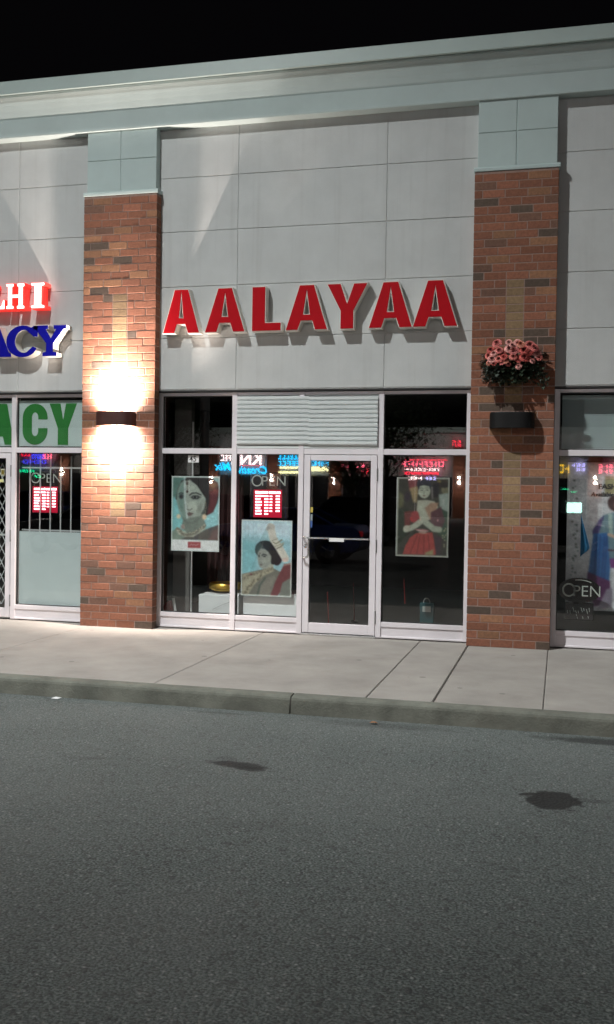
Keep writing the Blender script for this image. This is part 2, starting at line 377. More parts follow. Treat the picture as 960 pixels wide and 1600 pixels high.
def G_serif(ch, s=.07, st=.22):
    """slab serif capitals"""
    def serif(x0, x1, y0, y1): return [(x0, y0), (x1, y0), (x1, y1), (x0, y1)]
    if ch == 'I':
        w = st+2*s*1.2; a = s*1.2
        return [[(0, 0), (w, 0), (w, .13), (w-a, .16), (w-a, .84), (w, .87), (w, 1), (0, 1), (0, .87), (a, .84), (a, .16), (0, .13)]]
    if ch == 'H':
        a = s; L = st+2*a; W = 2*L+.12
        left = [(0, 0), (L, 0), (L, .13), (L-a, .16), (L-a, .42), (W-L+a, .42), (W-L+a, .16), (W-L, .13), (W-L, 0), (W, 0), (W, .13), (W-a, .16), (W-a, .84), (W, .87), (W, 1), (W-L, 1), (W-L, .87), (W-L+a, .84), (W-L+a, .58), (L-a, .58), (L-a, .84), (L, .87), (L, 1), (0, 1), (0, .87), (a, .84), (a, .16), (0, .13)]
        return [left]
    if ch == 'L':
        a = s; L = st+2*a; W = .82
        return [[(0, 0), (W, 0), (W, .38), (W-.09, .38), (W-.17, .15), (L-a, .15), (L-a, .84), (L, .87), (L, 1), (0, 1), (0, .87), (a, .84), (a, .16), (0, .13)]]
    if ch == 'A':
        W = 1.12
        return [[(0, 0), (.38, 0), (.38, .12), (.31, .14), (.345, .25), (.66, .25), (.7, .14), (.62, .12), (.62, 0), (W, 0), (W, .12), (W-.07, .14), (.72, 1), (.38, 1), (.08, .14), (0, .12)], [(.39, .39), (.5, .74), (.61, .39)]]
    if ch == 'Y':
        W = 1.12
        return [[(.32, 0), (.8, 0), (.8, .12), (.68, .15), (.68, .42), (1.03, .87), (W, .88), (W, 1), (.7, 1), (.7, .88), (.78, .87), (.6, .58), (.43, .87), (.5, .88), (.5, 1), (0, 1), (0, .88), (.09, .87), (.44, .42), (.44, .15), (.32, .12)]]
    if ch == 'C':
        o = arc(.5, .5, .5, .52, 48, 312, 26); i = arc(.54, .5, .27, .37, 300, 60, 22)
        return [[(.84, .64), (.96, .64), (.96, 1.0), (.86, 1.0)]+o[1:]+[(.93, .26), (.82, .33)]+i[1:-1]]
    return []
def scaled(sp, sx, sz): return [[(p[0]*sx, p[1]*sz) for p in s] for s in sp]
def channel_letter(ch, splines, x, z, yback, depth, face_mat, ret_mat, parent, trim=.016, face_name='letter_face'):
    mb = MB(); put_flat(mb, poly_curve(splines), x, z, yback-depth, depth)
    lo = mb.build('letter', ret_mat, parent)
    fb = MB(); put_flat(fb, poly_curve(splines, -trim), x, z, yback-depth-.006, .0055)
    fb.build(face_name, face_mat, lo); return lo

# ------------------------------------------------------------------ painting of printed posters (flat art)
class Paint:
    def __init__(s, x0, y0, x1, y1, n=110, bgc=(120, 120, 120)):
        s.x0, s.y0, s.x1, s.y1 = x0, y0, x1, y1; s.nx = n; s.ny = int(n*(y1-y0)/(x1-x0))
        s.X, s.Y = np.meshgrid(np.linspace(x0, x1, s.nx), np.linspace(y0, y1, s.ny)); s.px = (x1-x0)/n
        s.a = np.ones((s.ny, s.nx, 3))*np.array(bgc, float); s.rs = np.random.RandomState(3)
    def put(s, m, c): m = m[..., None]; s.a = s.a*(1-m)+np.array(c, float)*m; return s
    def ell(s, cx, cy, rx, ry, c, rot=0, soft=.15, op=1.):
        a = R(rot); dx, dy = s.X-cx, s.Y-cy; u = (dx*math.cos(a)+dy*math.sin(a))/rx; v = (-dx*math.sin(a)+dy*math.cos(a))/ry
        return s.put(np.clip((1-np.sqrt(u*u+v*v))/soft, 0, 1)*op, c)
    def sd(s, P):
        P = np.array(P, float); d = np.full(s.X.shape, 1e9); ins = np.zeros(s.X.shape, bool)
        for (ax, ay), (bx, by) in zip(P, np.roll(P, -1, 0)):
            ex, ey = bx-ax, by-ay; t = np.clip(((s.X-ax)*ex+(s.Y-ay)*ey)/(ex*ex+ey*ey+1e-9), 0, 1)
            d = np.minimum(d, np.hypot(s.X-ax-t*ex, s.Y-ay-t*ey))
            c = ((ay > s.Y) != (by > s.Y)); xi = (bx-ax)*(s.Y-ay)/(by-ay+1e-9)+ax; ins ^= (c & (s.X < xi))
        return np.where(ins, d, -d)
    def poly(s, P, c, soft=None, op=1.):
        soft = soft or s.px*1.5; return s.put(np.clip(s.sd(P)/soft+.5, 0, 1)*op, c)
    def line(s, P, wd, c, op=1., soft=None):
        d = np.full(s.X.shape, 1e9)
        for (ax, ay), (bx, by) in zip(P[:-1], P[1:]):
            ex, ey = bx-ax, by-ay; t = np.clip(((s.X-ax)*ex+(s.Y-ay)*ey)/(ex*ex+ey*ey+1e-9), 0, 1)
            d = np.minimum(d, np.hypot(s.X-ax-t*ex, s.Y-ay-t*ey))
        soft = soft or s.px*1.5; return s.put(np.clip((wd/2-d)/soft+.5, 0, 1)*op, c)
    def grain(s, k, cells=1):
        n = s.rs.normal(0, k, (s.ny, s.nx, 1)); s.a = s.a+n; return s
    def dots(s, P, r, c, n, jit, op=1.):
        for i in range(n):
            t = i/(n-1)*(len(P)-1); j = min(int(t), len(P)-2); f = t-j
            s.ell(P[j][0]*(1-f)+P[j+1][0]*f+s.rs.uniform(-jit, jit), P[j][1]*(1-f)+P[j+1][1]*f+s.rs.uniform(-jit, jit), r, r, c, 0, .5, op)
        return s
    def mesh(s, name, parent, X0, X1, Z0, Z1, y, m, slant=0.):
        """grid in the XZ plane facing -Y"""
        off = Vector((0, 0, 0)); q = parent
        while q is not None: off += q.location; q = q.parent
        ny, nx = s.ny, s.nx; vs = []
        for j in range(ny):
            for i in range(nx): vs.append((X0+(X1-X0)*i/(nx-1)+slant*(1-j/(ny-1))-off.x, y-off.y, Z1+(Z0-Z1)*j/(ny-1)-off.z))
        fs = [(j*nx+i, (j+1)*nx+i, (j+1)*nx+i+1, j*nx+i+1) for j in range(ny-1) for i in range(nx-1)]
        me = bpy.data.meshes.new(name); me.from_pydata(vs, [], fs)
        for _ in range(2):
            p_ = np.pad(s.a, ((1, 1), (1, 1), (0, 0)), 'edge'); s.a = (p_[:-2, 1:-1]+p_[2:, 1:-1]+p_[1:-1, :-2]+p_[1:-1, 2:]+2*s.a)/6
        bl = np.random.RandomState(9).normal(0, 1, (ny//6+2, nx//6+2)); yy, xx = np.mgrid[0:ny, 0:nx]/6.; y0 = yy.astype(int); x0_ = xx.astype(int); fy = yy-y0; fx = xx-x0_
        bl = bl[y0, x0_]*(1-fy)*(1-fx)+bl[y0+1, x0_]*fy*(1-fx)+bl[y0, x0_+1]*(1-fy)*fx+bl[y0+1, x0_+1]*fy*fx
        s.a = s.a*(1+.03*bl[..., None])
        n2 = np.random.RandomState(5).normal(0, 1, (ny, nx)); n2 = (n2+np.roll(n2, 1, 0)+np.roll(n2, 1, 1)+np.roll(n2, -1, 0)+np.roll(n2, -1, 1))/2.2
        s.a = s.a*(1+.022*n2[..., None]); gm = s.a.mean(2, keepdims=True); s.a = gm+(s.a-gm)*.86
        a = s.a*.92+np.array([104, 112, 112])*.08; a = np.where(s.a.min(2, keepdims=True) > 180, s.a, a); a = np.clip(a, 0, 255)/255; a = np.where(a <= .04045, a/12.92, ((a+.055)/1.055)**2.4)
        at = me.color_attributes.new('Col', 'FLOAT_COLOR', 'POINT'); full = np.ones((ny*nx, 4)); full[:, :3] = a.reshape(-1, 3); at.data.foreach_set('color', full.ravel())
        me.materials.append(m); return linkobj(name, me, parent)
M['print'] = mat('printed_paper', (1, 1, 1), .4, var=.03, scale=8, attr='Col')
# ================================================================== SETTING
mb = MB(); mb.add([(-160, -160, -.15), (160, -160, -.15), (160, 60, -.15), (-160, 60, -.15)], [(0, 1, 2, 3)])
tag(mb.build('road', M['asphalt'], recalc=False), kind='structure')
mb = MB(); mb.box(-34, 34, -3.3, .3, -.14, -.012)
tag(mb.build('sidewalk_bed', M['joint']), kind='structure')
joints = [-34, -25, -19.6, -14, -8.6, -5.4, -3.25, -1.03, 1.2, 3.11, 3.674, 4.56, 6.75, 8.9, 11.2, 16.7, 22, 28, 34]
mb = MB()
for a, b in zip(joints[:-1], joints[1:]):
    g = .008 if b == 3.674 else .0032
    mb.box(a+(.008 if a == 3.674 else .0032), b-g, -3.296, .3, -.1, 0, b=.006)
tag(mb.build('sidewalk', M['concrete']), kind='structure')
# kerb: rounded top edge, battered face, sections butt at joints
mb = MB()
kj = [-34, -20, -11.3, -4.6, 2.495, 8.9, 15, 22, 34]
for a, b in zip(kj[:-1], kj[1:]):
    pr = [(-3.302, -.4), (-3.302, 0), (-3.395, -.001), (-3.415, -.006), (-3.432, -.018), (-3.44, -.036), (-3.458, -.16), (-3.46, -.4)]
    mb.extr(pr, 'x', a+.006, b-.006)
tag(mb.build('kerb', M['curb']), kind='structure')
mb = MB()
for k in kj[1:-1]: mb.box(k-.005, k+.005, -3.44, -3.31, -.4, -.02)
tag(mb.build('kerb_joint', M['joint']), kind='structure')

# ================================================================== PLAZA BUILDING
BLD = thing('plaza_building', 'single storey strip plaza with brick pillars, pale stucco panels and a deep cornice', 'building', (1.7, 0, 0))
MOD = 4.765
PIL = [(-1.155+MOD*k, -.17+MOD*k if k else -.17) for k in range(-3, 5)]
PIL = [(a, a+.95) for a, _ in PIL]
PIL = [(-1.14, -.17) if abs(a+1.155) < .01 else ((3.657, 4.575) if abs(a-3.61) < .01 else (a, b)) for a, b in PIL]
BAYS = [(PIL[i][1], PIL[i+1][0]) for i in range(len(PIL)-1)]
JX = {1: [], }
ZJ = [2.945, 3.576, 4.202, 4.873, 5.531, 6.17]
wall = MB()
wall.box(-22, 25, .008, .3, 2.94, 6.75)
for bi, (a, b) in enumerate(BAYS):
    xs = [a-.05]
    if bi == 3-0 and False: pass
    w_ = b-a
    if a < 0 < b: xs += [.826, 2.64]
    elif abs(b+1.14) < .1: xs += [-4.1, -2.119]
    elif abs(a-4.575) < .1: xs += [5.72, 7.2]
    else: xs += [a+w_*.27, a+w_*.75]
    xs.append(b+.05)
    for x0, x1 in zip(xs[:-1], xs[1:]):
        for z0, z1 in zip(ZJ[:-1], ZJ[1:]): wall.box(x0+.0045, x1-.0045, 0, .04, z0+.0045, z1-.0045, b=.004)
wall.build('stucco_wall', M['stucco'], BLD)
mb = MB()   # ledge angle over the frames
mb.box(-21, 24, .012, .12, 2.922, 2.943)
mb.build('lintel', M['gasket'], BLD)
# cornice
mb = MB()
prof = [(.1, 6.125), (-.128, 6.125), (-.15, 6.128), (-.152, 6.15), (-.135, 6.158), (-.135, 6.36)]
prof += [(-.148, 6.385), (-.17, 6.45), (-.195, 6.51), (-.222, 6.565), (-.24, 6.595)]
prof += [(-.245, 6.62), (.1, 6.62)]
mb.extr(prof, 'x', -22, 25); mb.build('cornice', M['cornice'], BLD)
mb = MB()
fl = [-22, -15.1, -8.2, -4.3, .525, 6.6, 13, 19, 25]
for i, (a, b) in enumerate(zip(fl[:-1], fl[1:])):
    d = .0 if i % 2 else .004
    mb.extr([(.12, 6.626), (-.285-d, 6.626), (-.29-d, 6.612), (-.312-d, 6.612), (-.312-d, 6.765), (-.3, 6.775), (.12, 6.79)], 'x', a+.001, b-.001)
mb.build('parapet_flashing', M['metal_cap'], BLD)
mb = MB(); mb.box(-22, 25, .3, 14, 6.45, 6.6); mb.build('roof', M['grey_metal'], BLD)

CH = .0915
def brick_col(rng):
    r = rng.random()
    if r < .07: c = (86, 72, 62)
    elif r < .17: c = (110, 80, 66)
    elif r < .3: c = (140, 100, 74)
    else:
        k = rng.random(); c = (127+12*k, 82+8*k, 62+8*k)
    j = rng.uniform(.92, 1.07); return srgb(tuple(min(255, x*j) for x in c))
for pi, (a, b) in enumerate(PIL):
    rg = random.Random(pi*11+4)
    core = MB(); core.box(a+.003, b-.003, -.1365, .0, 0, 5.33)
    pl = core.build('brick_pillar', M['mortar'], BLD)
    br = MB(); cx = (a+b)/2+.01; n = int(5.32/CH)
    tw = .093
    for r in range(n):
        z0 = .004+r*CH; z1 = z0+CH-.0095
        zc = (z0+z1)/2
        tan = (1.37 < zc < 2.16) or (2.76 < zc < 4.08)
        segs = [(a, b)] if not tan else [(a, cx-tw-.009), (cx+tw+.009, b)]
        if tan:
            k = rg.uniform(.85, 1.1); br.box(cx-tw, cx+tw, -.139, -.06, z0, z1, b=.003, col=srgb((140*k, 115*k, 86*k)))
        for s0, s1 in segs:
            x = s0; first = True; off = (.125 if r % 2 else .245)+rg.choice([0, 0, .03, -.03])
            while x < s1-.02:
                L = off if first else .248
                first = False; x1 = min(x+L, s1)
                if s1-x1 < .07: x1 = s1
                d = rg.uniform(-.0014, .0014)
                br.box(x, x1 if x1 == s1 else x1-.0095, -.14+d, 0 if (x == a or x1 == b) else -.06, z0, z1+rg.uniform(-.001, .001), b=.0035, col=brick_col(rg))
                x = x1
    br.build('bricks', M['brick'], pl)
    cap = MB()
    cap.extr([(0, 5.334), (-.15, 5.334), (-.152, 5.362), (-.128, 5.385), (0, 5.385)], 'x', a-.008, b+.012)
    mx = (a+b)/2-.005
    for x0, x1 in ((a+.03, mx-.004), (mx+.004, b-.022)):
        for z0, z1 in ((5.385, 5.762), (5.77, 6.124)): cap.box(x0, x1, -.122, -.07, z0, z1, b=.004)
    cap.box(a+.032, b-.024, -.114, .0, 5.385, 6.124)
    cap.build('pillar_cap', M['stucco_cap'], pl)

# ---- storefront frames
F0, F1 = .05, .16; GY = .1
def frame_bay(x0, x1, mull, base=True, doors=(), louvre=None, skip=(), parts=True, dark=False):
    """mull: centre lines; doors: list of (i) section indices that are doors"""
    m = MB(); hw = .032; D = .004
    xs = [x0]+[c for c in mull]+[x1]
    L = [x0]+[c+hw for c in mull]; Rr = [c-hw for c in mull]+[x1]
    L[0] = x0+.06; Rr[-1] = x1-.055
    m.box(x0, x0+.06, F0, F1, .012, 2.915, b=.003); m.box(x1-.055, x1, F0, F1, .012, 2.915, b=.003)
    for c in mull: m.box(c-hw, c+hw, F0, F1, .012, 2.915, b=.003)
    for i, (a, b) in enumerate(zip(L, Rr)):
        m.box(a+.0005, b-.0005, F0+D, F1, 2.875, 2.914, b=.003)
        m.box(a+.0005, b-.0005, F0+D, F1, 2.165, 2.232, b=.003)
        if i not in doors:
            m.box(a+.0005, b-.0005, F0+D, F1, .142, .198, b=.003)
            m.box(a+.0005, b-.0005, F0+.018, F1-.02, .022, .141)
            m.box(a+.0005, b-.0005, F0+D-.002, F0+.03, .013, .034, b=.003)
    fr = m.build('storefront_frame', M['alu'], BLD)
    g = MB()
    for i, (a, b) in enumerate(zip(L, Rr)):
        zz = [(2.232, 2.875)] + ([(.198, 2.165)] if i not in doors else [])
        if louvre == i: zz = zz[1:]
        for z0, z1 in zz:
            for q in ((a+.001, a+.009, z0+.001, z1-.001), (b-.009, b-.001, z0+.001, z1-.001), (a+.009, b-.009, z0+.001, z0+.009), (a+.009, b-.009, z1-.009, z1-.001)):
                g.box(q[0], q[1], GY-.02, GY+.02, q[2], q[3])
            p = MB(); p.box(a+.005, b-.005, GY-.003, GY+.003, z0+.005, z1-.005); p.build('pane', M['glass'], fr)
    g.build('gasket', M['gasket'], fr)
    return L, Rr, fr
LR = frame_bay(-.205, 3.655, [.798, 1.641, 2.605], doors=(2,), louvre=None)
L, Rr, FR = LR
# the louvre spans the two middle transom openings
def door(a, b, hinge_right=True, name='door', handle=True, bar=True):
    d = MB(); y0, y1 = .056, .1
    d.box(a, a+.078, y0, y1, .03, 2.158, b=.004); d.box(b-.075, b, y0, y1, .03, 2.158, b=.004)
    d.box(a+.0785, b-.0755, y0+.002, y1, .03, .15, b=.004); d.box(a+.0785, b-.0755, y0+.002, y1, 2.092, 2.158, b=.004)
    o = d.build(name, M['alu'], BLD)
    p = MB(); p.box(a+.08, b-.077, .075, .081, .152, 2.09); p.build('pane', M['glass'], o)
    if bar:
        p = MB(); p.box(a+.08, b-.077, .022, .04, 1.158, 1.176, b=.004)
        p.box(a+.083, a+.1, .03, .076, 1.158, 1.176); p.box(b-.1, b-.08, .03, .076, 1.158, 1.176); p.build('push_bar', M['alu_bright'], o)
        p = MB(); p.box(a+.33, a+.51, .016, .021, 1.13, 1.172, b=.002); p.build('push_sign', M['white_trim'], o)
    if handle:
        h = MB(); hx = a+.035
        pts = [(hx-.01, .056, 1.185)]+[(hx+.045, -.03, 1.182)]
        h.tube([(hx-.03, .052, 1.175), (hx-.02, .0, 1.178), (hx+.01, -.015, 1.178), (hx+.04, -.022, 1.17), (hx+.052, -.024, 1.14), (hx+.052, -.024, .975), (hx+.04, -.022, .943), (hx+.01, -.015, .935), (hx-.02, .0, .935), (hx-.03, .052, .938)], .012, 8)
        h.build('handle', M['alu_bright'], o)
        h = MB(); h.tube([(hx-.005, .056, 1.07), (hx-.005, .046, 1.07)], .019, 14); h.build('lock_cylinder', M['alu_bright'], o)
    for z in (.25, 1.09, 1.93):
        h = MB(); hx = b+.006 if hinge_right else a-.006
        h.tube([(hx, .046, z-.075), (hx, .046, z+.075)], .009, 8); h.build('hinge', M['grey_metal'], o)
    return o
DR = door(1.679, 2.565)
mb = MB(); mb.box(1.673, 2.573, .03, .2, .0, .024, b=.004); mb.build('threshold', M['alu_bright'], BLD)
# door stickers
st = MB(); st.box(1.76, 1.785, .0735, .0745, 1.29, 1.37, col=srgb((70, 100, 160))); st.box(1.757, 1.787, .0735, .0745, 1.375, 1.45, col=srgb((150, 160, 165))); st.box(1.757, 1.79, .0735, .0745, 1.47, 1.535, col=srgb((200, 180, 90)))
M['attr'] = mat('printed_sticker', (1, 1, 1), .45, var=.03, attr='Col')
tag(st.build('door_stickers', M['attr']), 'three small stickers down the left edge of the shop door glass', 'sticker')
# corrugated metal sheets over the middle transom
def corr(xa, xb, y, z0, z1, n, ph=0.):
    p = []
    for i in range(n*4+1):
        t = i/4+ph; dz = (z1-z0)/n
        u = t % 1.
        yy = y-.016*(1 if .0 <= u < .5 else 0)
        p.append((yy, z0+(t-ph)*dz))
    q = [(y, z0), ] 
    prof = []
    dz = (z1-z0)/n
    for i in range(n):
        zb = z0+i*dz
        prof += [(y, zb+.001), (y-.006, zb+.2*dz), (y-.02, zb+.34*dz), (y-.022, zb+.86*dz), (y-.004, zb+.97*dz)]
    prof = prof+[(y+.012, z1), (y+.012, z0)]
    return MB().extr(prof, 'x', xa, xb)
lv = corr(.836, 1.735, .045, 2.275, 2.862, 11); o = lv.build('louvre', M['louvre'], FR)
lv = corr(1.732, 2.568, .041, 2.268, 2.852, 11); o = lv.build('louvre', M['louvre'], FR)
mb = MB()
for (a, b, c, d) in ((.832, 2.572, 2.234, 2.266), ): mb.box(a, b, .052, .075, c, d, b=.003)
mb.box(.832, 2.572, .075, .1, 2.235, 2.873)
mb.build('louvre_trim', M['louvre'], FR)

# pharmacy bay and right-hand bay
PL, PR_, PF = frame_bay(-5.0, -1.125, [-4.0, -3.24, -2.2], doors=(2,))
DP = door(-3.2, -2.24, hinge_right=True, bar=False)
RL, RR_, RF = frame_bay(4.575, 8.37, [5.62, 6.65, 7.55], doors=(2,))
door(6.69, 7.51)
for bi, (a, b) in enumerate(BAYS):
    if b < -4 and b > -22 and abs(b+1.14) > .5 or a > 8:
        w_ = b-a; frame_bay(a, b, [a+w_*.27, a+w_*.5, a+w_*.75])
# end walls, interiors
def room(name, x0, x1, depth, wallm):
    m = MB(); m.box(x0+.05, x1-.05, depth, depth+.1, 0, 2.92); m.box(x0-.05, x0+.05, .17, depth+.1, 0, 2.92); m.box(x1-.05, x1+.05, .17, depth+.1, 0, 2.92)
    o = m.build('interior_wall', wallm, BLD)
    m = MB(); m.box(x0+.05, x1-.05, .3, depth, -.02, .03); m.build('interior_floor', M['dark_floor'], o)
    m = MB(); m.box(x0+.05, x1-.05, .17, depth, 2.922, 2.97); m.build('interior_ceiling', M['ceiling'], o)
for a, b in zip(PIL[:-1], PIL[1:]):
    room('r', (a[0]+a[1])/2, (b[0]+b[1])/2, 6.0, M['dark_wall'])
mb = MB(); mb.box(-22, -21.9, .3, 14, 0, 6.45); mb.box(24.9, 25, .3, 14, 0, 6.45); mb.box(-21.9, 24.9, 13.9, 14, 0, 6.45)
mb.build('rear_wall', M['stucco'], BLD)

# ================================================================== SIGNS
S = thing('shop_sign', 'large red channel letters AALAYAA with pale edges on the stucco wall above the shop door', 'sign', (1.72, 0, 3.62))
H = .535; zb = 3.612
for ch, xa, wd in (('A', -.08, .485), ('A', .46, .52), ('L', 1.055, .37), ('A', 1.47, .52), ('Y', 1.965, .5), ('A', 2.465, .52), ('A', 2.975, .525)):
    channel_letter(ch, scaled(G_sans(ch, wd/H, .285), H, H), xa, zb, -.012, .125, M['red_face'], M['white_return'], S, .009)
S = thing('illuminated_sign', 'glowing red-edged white serif letters L H I, upper left of the lit brick pillar', 'sign', (-2.1, 0, 3.97))
M['lit_white'] = emat('lit_letter_face', (1, .8, .74), 2.6, (.8, .7, .7)); M['lit_red'] = emat('lit_letter_edge', (1, .04, .03), .9, (.6, .05, .04))
for ch, xa, sx in (('L', -2.48, .325), ('H', -2.2, .315), ('I', -1.85, .5)):
    sp = scaled(G_serif(ch), sx, .328); channel_letter(ch, sp, xa, 3.968, -.012, .15, M['lit_white'], M['lit_red'], S, .009)
S = thing('pharmacy_sign', 'dark blue serif letters A C Y with cream sides under the glowing red letters', 'sign', (-1.9, 0, 3.37))
for ch, xa, sx in (('A', -2.6, .43), ('C', -2.19, .46), ('Y', -1.81, .405)):
    channel_letter(ch, scaled(G_serif(ch), sx, .385), xa, 3.368, -.012, .15, M['blue_face'], M['white_return'], S, .001)
# green letters on the pale panel in the pharmacy transom
S = thing('window_lettering', 'tall green letters A C Y on pale panels above the barred pharmacy window', 'sign', (-1.8, .13, 2.25))
mb = MB(); mb.box(PL[3]+.012, PR_[3]-.012, .108, .118, 2.25, 2.84); mb.build('backing_panel', M['panel_green'], S)
mb = MB(); mb.box(PL[2]+.012, PR_[2]-.012, .108, .118, 2.25, 2.84); mb.build('backing_panel', M['panel_green'], S)
for ch, xa, wd in (('A', -2.6, .375), ('C', -2.105, .355), ('Y', -1.722, .385)):
    mb = MB(); sp = scaled(G_sans(ch, wd/.53, .25), .53, .53)
    put_flat(mb, poly_curve(sp), xa, 2.27, .1045, .0032); mb.build('green_letter', M['green_vinyl'], S)
# number 45 tag
S = thing('unit_number', 'small white sticker with black number 45 at the top of the leftmost shop window', 'sign', (.25, .09, 2.06))
mb = MB(); mb.box(.185, .325, .094, .0965, 2.058, 2.145); mb.build('sticker', M['white_trim'], S)
mb = MB(); put_flat(mb, flat_text('45', .07, bold=.004, squash=.95), .203, 2.068, .092, .0018); mb.build('digits', M['gasket'], S)

# ================================================================== SCONCES
def sconce(cx, zc, m, lit, label):
    t = thing('wall_sconce', label, 'wall light', (cx, -.14, zc), 'half round sconces on the brick pillars')
    w_, d, h = .245, .215, .088
    out = [(cx+w_*math.copysign(abs(math.cos(R(a)))**.6, math.cos(R(a))), -.142-d*abs(math.sin(R(a)))**.62) for a in range(0, 181, 6)]
    inn = [(cx+(x-cx)*.97, -.142+(y+.142)*.97) for x, y in out]
    s = MB(); n = len(out)
    ring = []
    for P, zz in ((inn, zc-h+.004), (out, zc-h), (out, zc+h-.012), ([(cx+(x-cx)*.985, -.142+(y+.142)*.985) for x, y in out], zc+h), (inn, zc+h)):
        ring.append([(x, y, zz) for x, y in P])
    vs = sum(ring, []); fs = []
    for k in range(5):
        for i in range(n-1): fs.append((k*n+i, k*n+i+1, ((k+1) % 5)*n+i+1, ((k+1) % 5)*n+i))
    s.add(vs, fs, None, False)
    s.build('shade', m, t)
    s = MB(); s.box(cx-.09, cx+.09, -.155, -.1415, zc-.06, zc+.06, b=.003); s.build('back_plate', m, t)
    s = MB(); s.lathe([(0, zc-.01), (.03, zc-.008), (.036, zc), (.03, zc+.008), (0, zc+.01)], cx, -.2, 16); s.build('bulb', M['bulb'] if lit else M['white_trim'], t)
    if not lit:
        s = MB(); s.extr([(x, y) for x, y in inn], 'z', zc+h-.02, zc+h-.012); s.build('lens', M['black_metal'], t)
    return t
SL = sconce(-.655, 2.577, M['brown_metal'], True, 'lit half round brown sconce throwing bright light up and down the left brick pillar')
SR = sconce(4.12, 2.542, M['black_metal'], False, 'unlit half round black sconce on the right brick pillar under the flowers')
warm = (1, .85, .75)
for sg in (1, -1):
    lamp('sconce_lamp', 'POINT', (-.655, -.255, 2.577+.066*sg), 50, warm, .02, parent=SL)
    lamp('sconce_spot', 'SPOT', (-.655, -.275, 2.577+.045*sg), 1250 if sg > 0 else 1250, warm, .03, target=(-.655, -.14, 2.577+.185*sg), angle=128, blend=1, parent=SL)
lamp('sconce_uplight', 'SPOT', (-.655, -.26, 2.62), 240, (1, .88, .82), .02, target=(-.655, -.26, 6), angle=57, blend=.12, parent=SL)

# ================================================================== FLOWERS
FL = thing('flower_planter', 'half round wall planter full of dusty pink artificial roses above the unlit sconce', 'plant', (4.12, -.14, 3.1))
r4 = random.Random(5)
mb = MB()
for k in range(6):
    z = 2.98+.028*k; rr = .09+.022*k
    mb.tube([(4.12+rr*1.15*math.cos(R(a)), -.145-rr*math.sin(R(a)), z) for a in range(0, 181, 12)], .004, 5)
for a in range(0, 181, 20): mb.tube([(4.12+(.09+.022*k)*1.15*math.cos(R(a)), -.145-(.09+.022*k)*math.sin(R(a)), 2.98+.028*k) for k in range(6)], .003, 5)
mb.build('basket', M['black_metal'], FL)
def leaf(mb, c, d, L, w_, up=Vector((0, 0, 1)), col=None):
    d = d.normalized(); s_ = d.cross(up); s_ = s_.normalized() if s_.length > .01 else Vector((1, 0, 0)); n = s_.cross(d)
    P = [c, c+d*L*.3+s_*w_*.5+n*L*.08, c+d*L*.7+s_*w_*.38+n*L*.05, c+d*L-n*L*.12, c+d*L*.7-s_*w_*.38+n*L*.05, c+d*L*.3-s_*w_*.5+n*L*.08, c+d*L*.5+n*L*.0]
    mb.add(P, [(0, 1, 6), (1, 2, 6), (2, 3, 6), (3, 4, 6), (4, 5, 6), (5, 0, 6)], col, False)
for mname, cnt, zlo, zhi in (('leaf_dark', 620, 2.95, 3.3), ('leaf_grey', 90, 2.98, 3.15)):
    mb = MB()
    for i in range(cnt):
        a = R(r4.uniform(0, 180)); q = r4.random()**.5; z = r4.uniform(zlo, zhi)
        w2 = .32 if z > 3.04 else .24
        c = Vector((4.12+w2*q*math.cos(a), -.16-.2*q*math.sin(a), z))
        if mname == 'leaf_grey': c = Vector((3.92+r4.uniform(-.1, .1), -.24-r4.random()*.12, z))
        d = Vector((math.cos(a)+r4.uniform(-.4, .4), -math.sin(a)*.8+r4.uniform(-.5, .2), r4.uniform(-.7, .7)))
        leaf(mb, c, d, r4.uniform(.05, .085), r4.uniform(.03, .05))
    for i in range(26 if mname == 'leaf_dark' else 0):   # trailing sprigs at the right
        x = 4.27+r4.random()*.1
        for k in range(6): leaf(mb, Vector((x+.028*k+r4.uniform(-.01, .01), -.22-r4.random()*.1, 3.13-.008*k*k+r4.uniform(-.05, .06))), Vector((r4.uniform(-.3, 1), r4.uniform(-1, .2), r4.uniform(-1, .5))), .045, .03)
    mb.build('leaves', M[mname], FL)
M['petal'] = mat('petal', (1, 1, 1), .7, var=.18, scale=30, attr='Col')
heads = [(765, 547), (779, 549), (775, 537), (795, 546), (803, 550), (819, 549), (819, 560), (839, 553), (835, 545), (768, 562), (779, 563), (787, 560), (794, 571), (811, 575), (809, 538), (828, 541), (771, 569), (785, 554), (794, 536), (814, 540), (827, 551), (802, 560), (761, 556), (770, 553), (790, 567), (811, 565), (826, 563), (833, 566), (843, 560), (800, 541), (784, 569), (762, 568)]
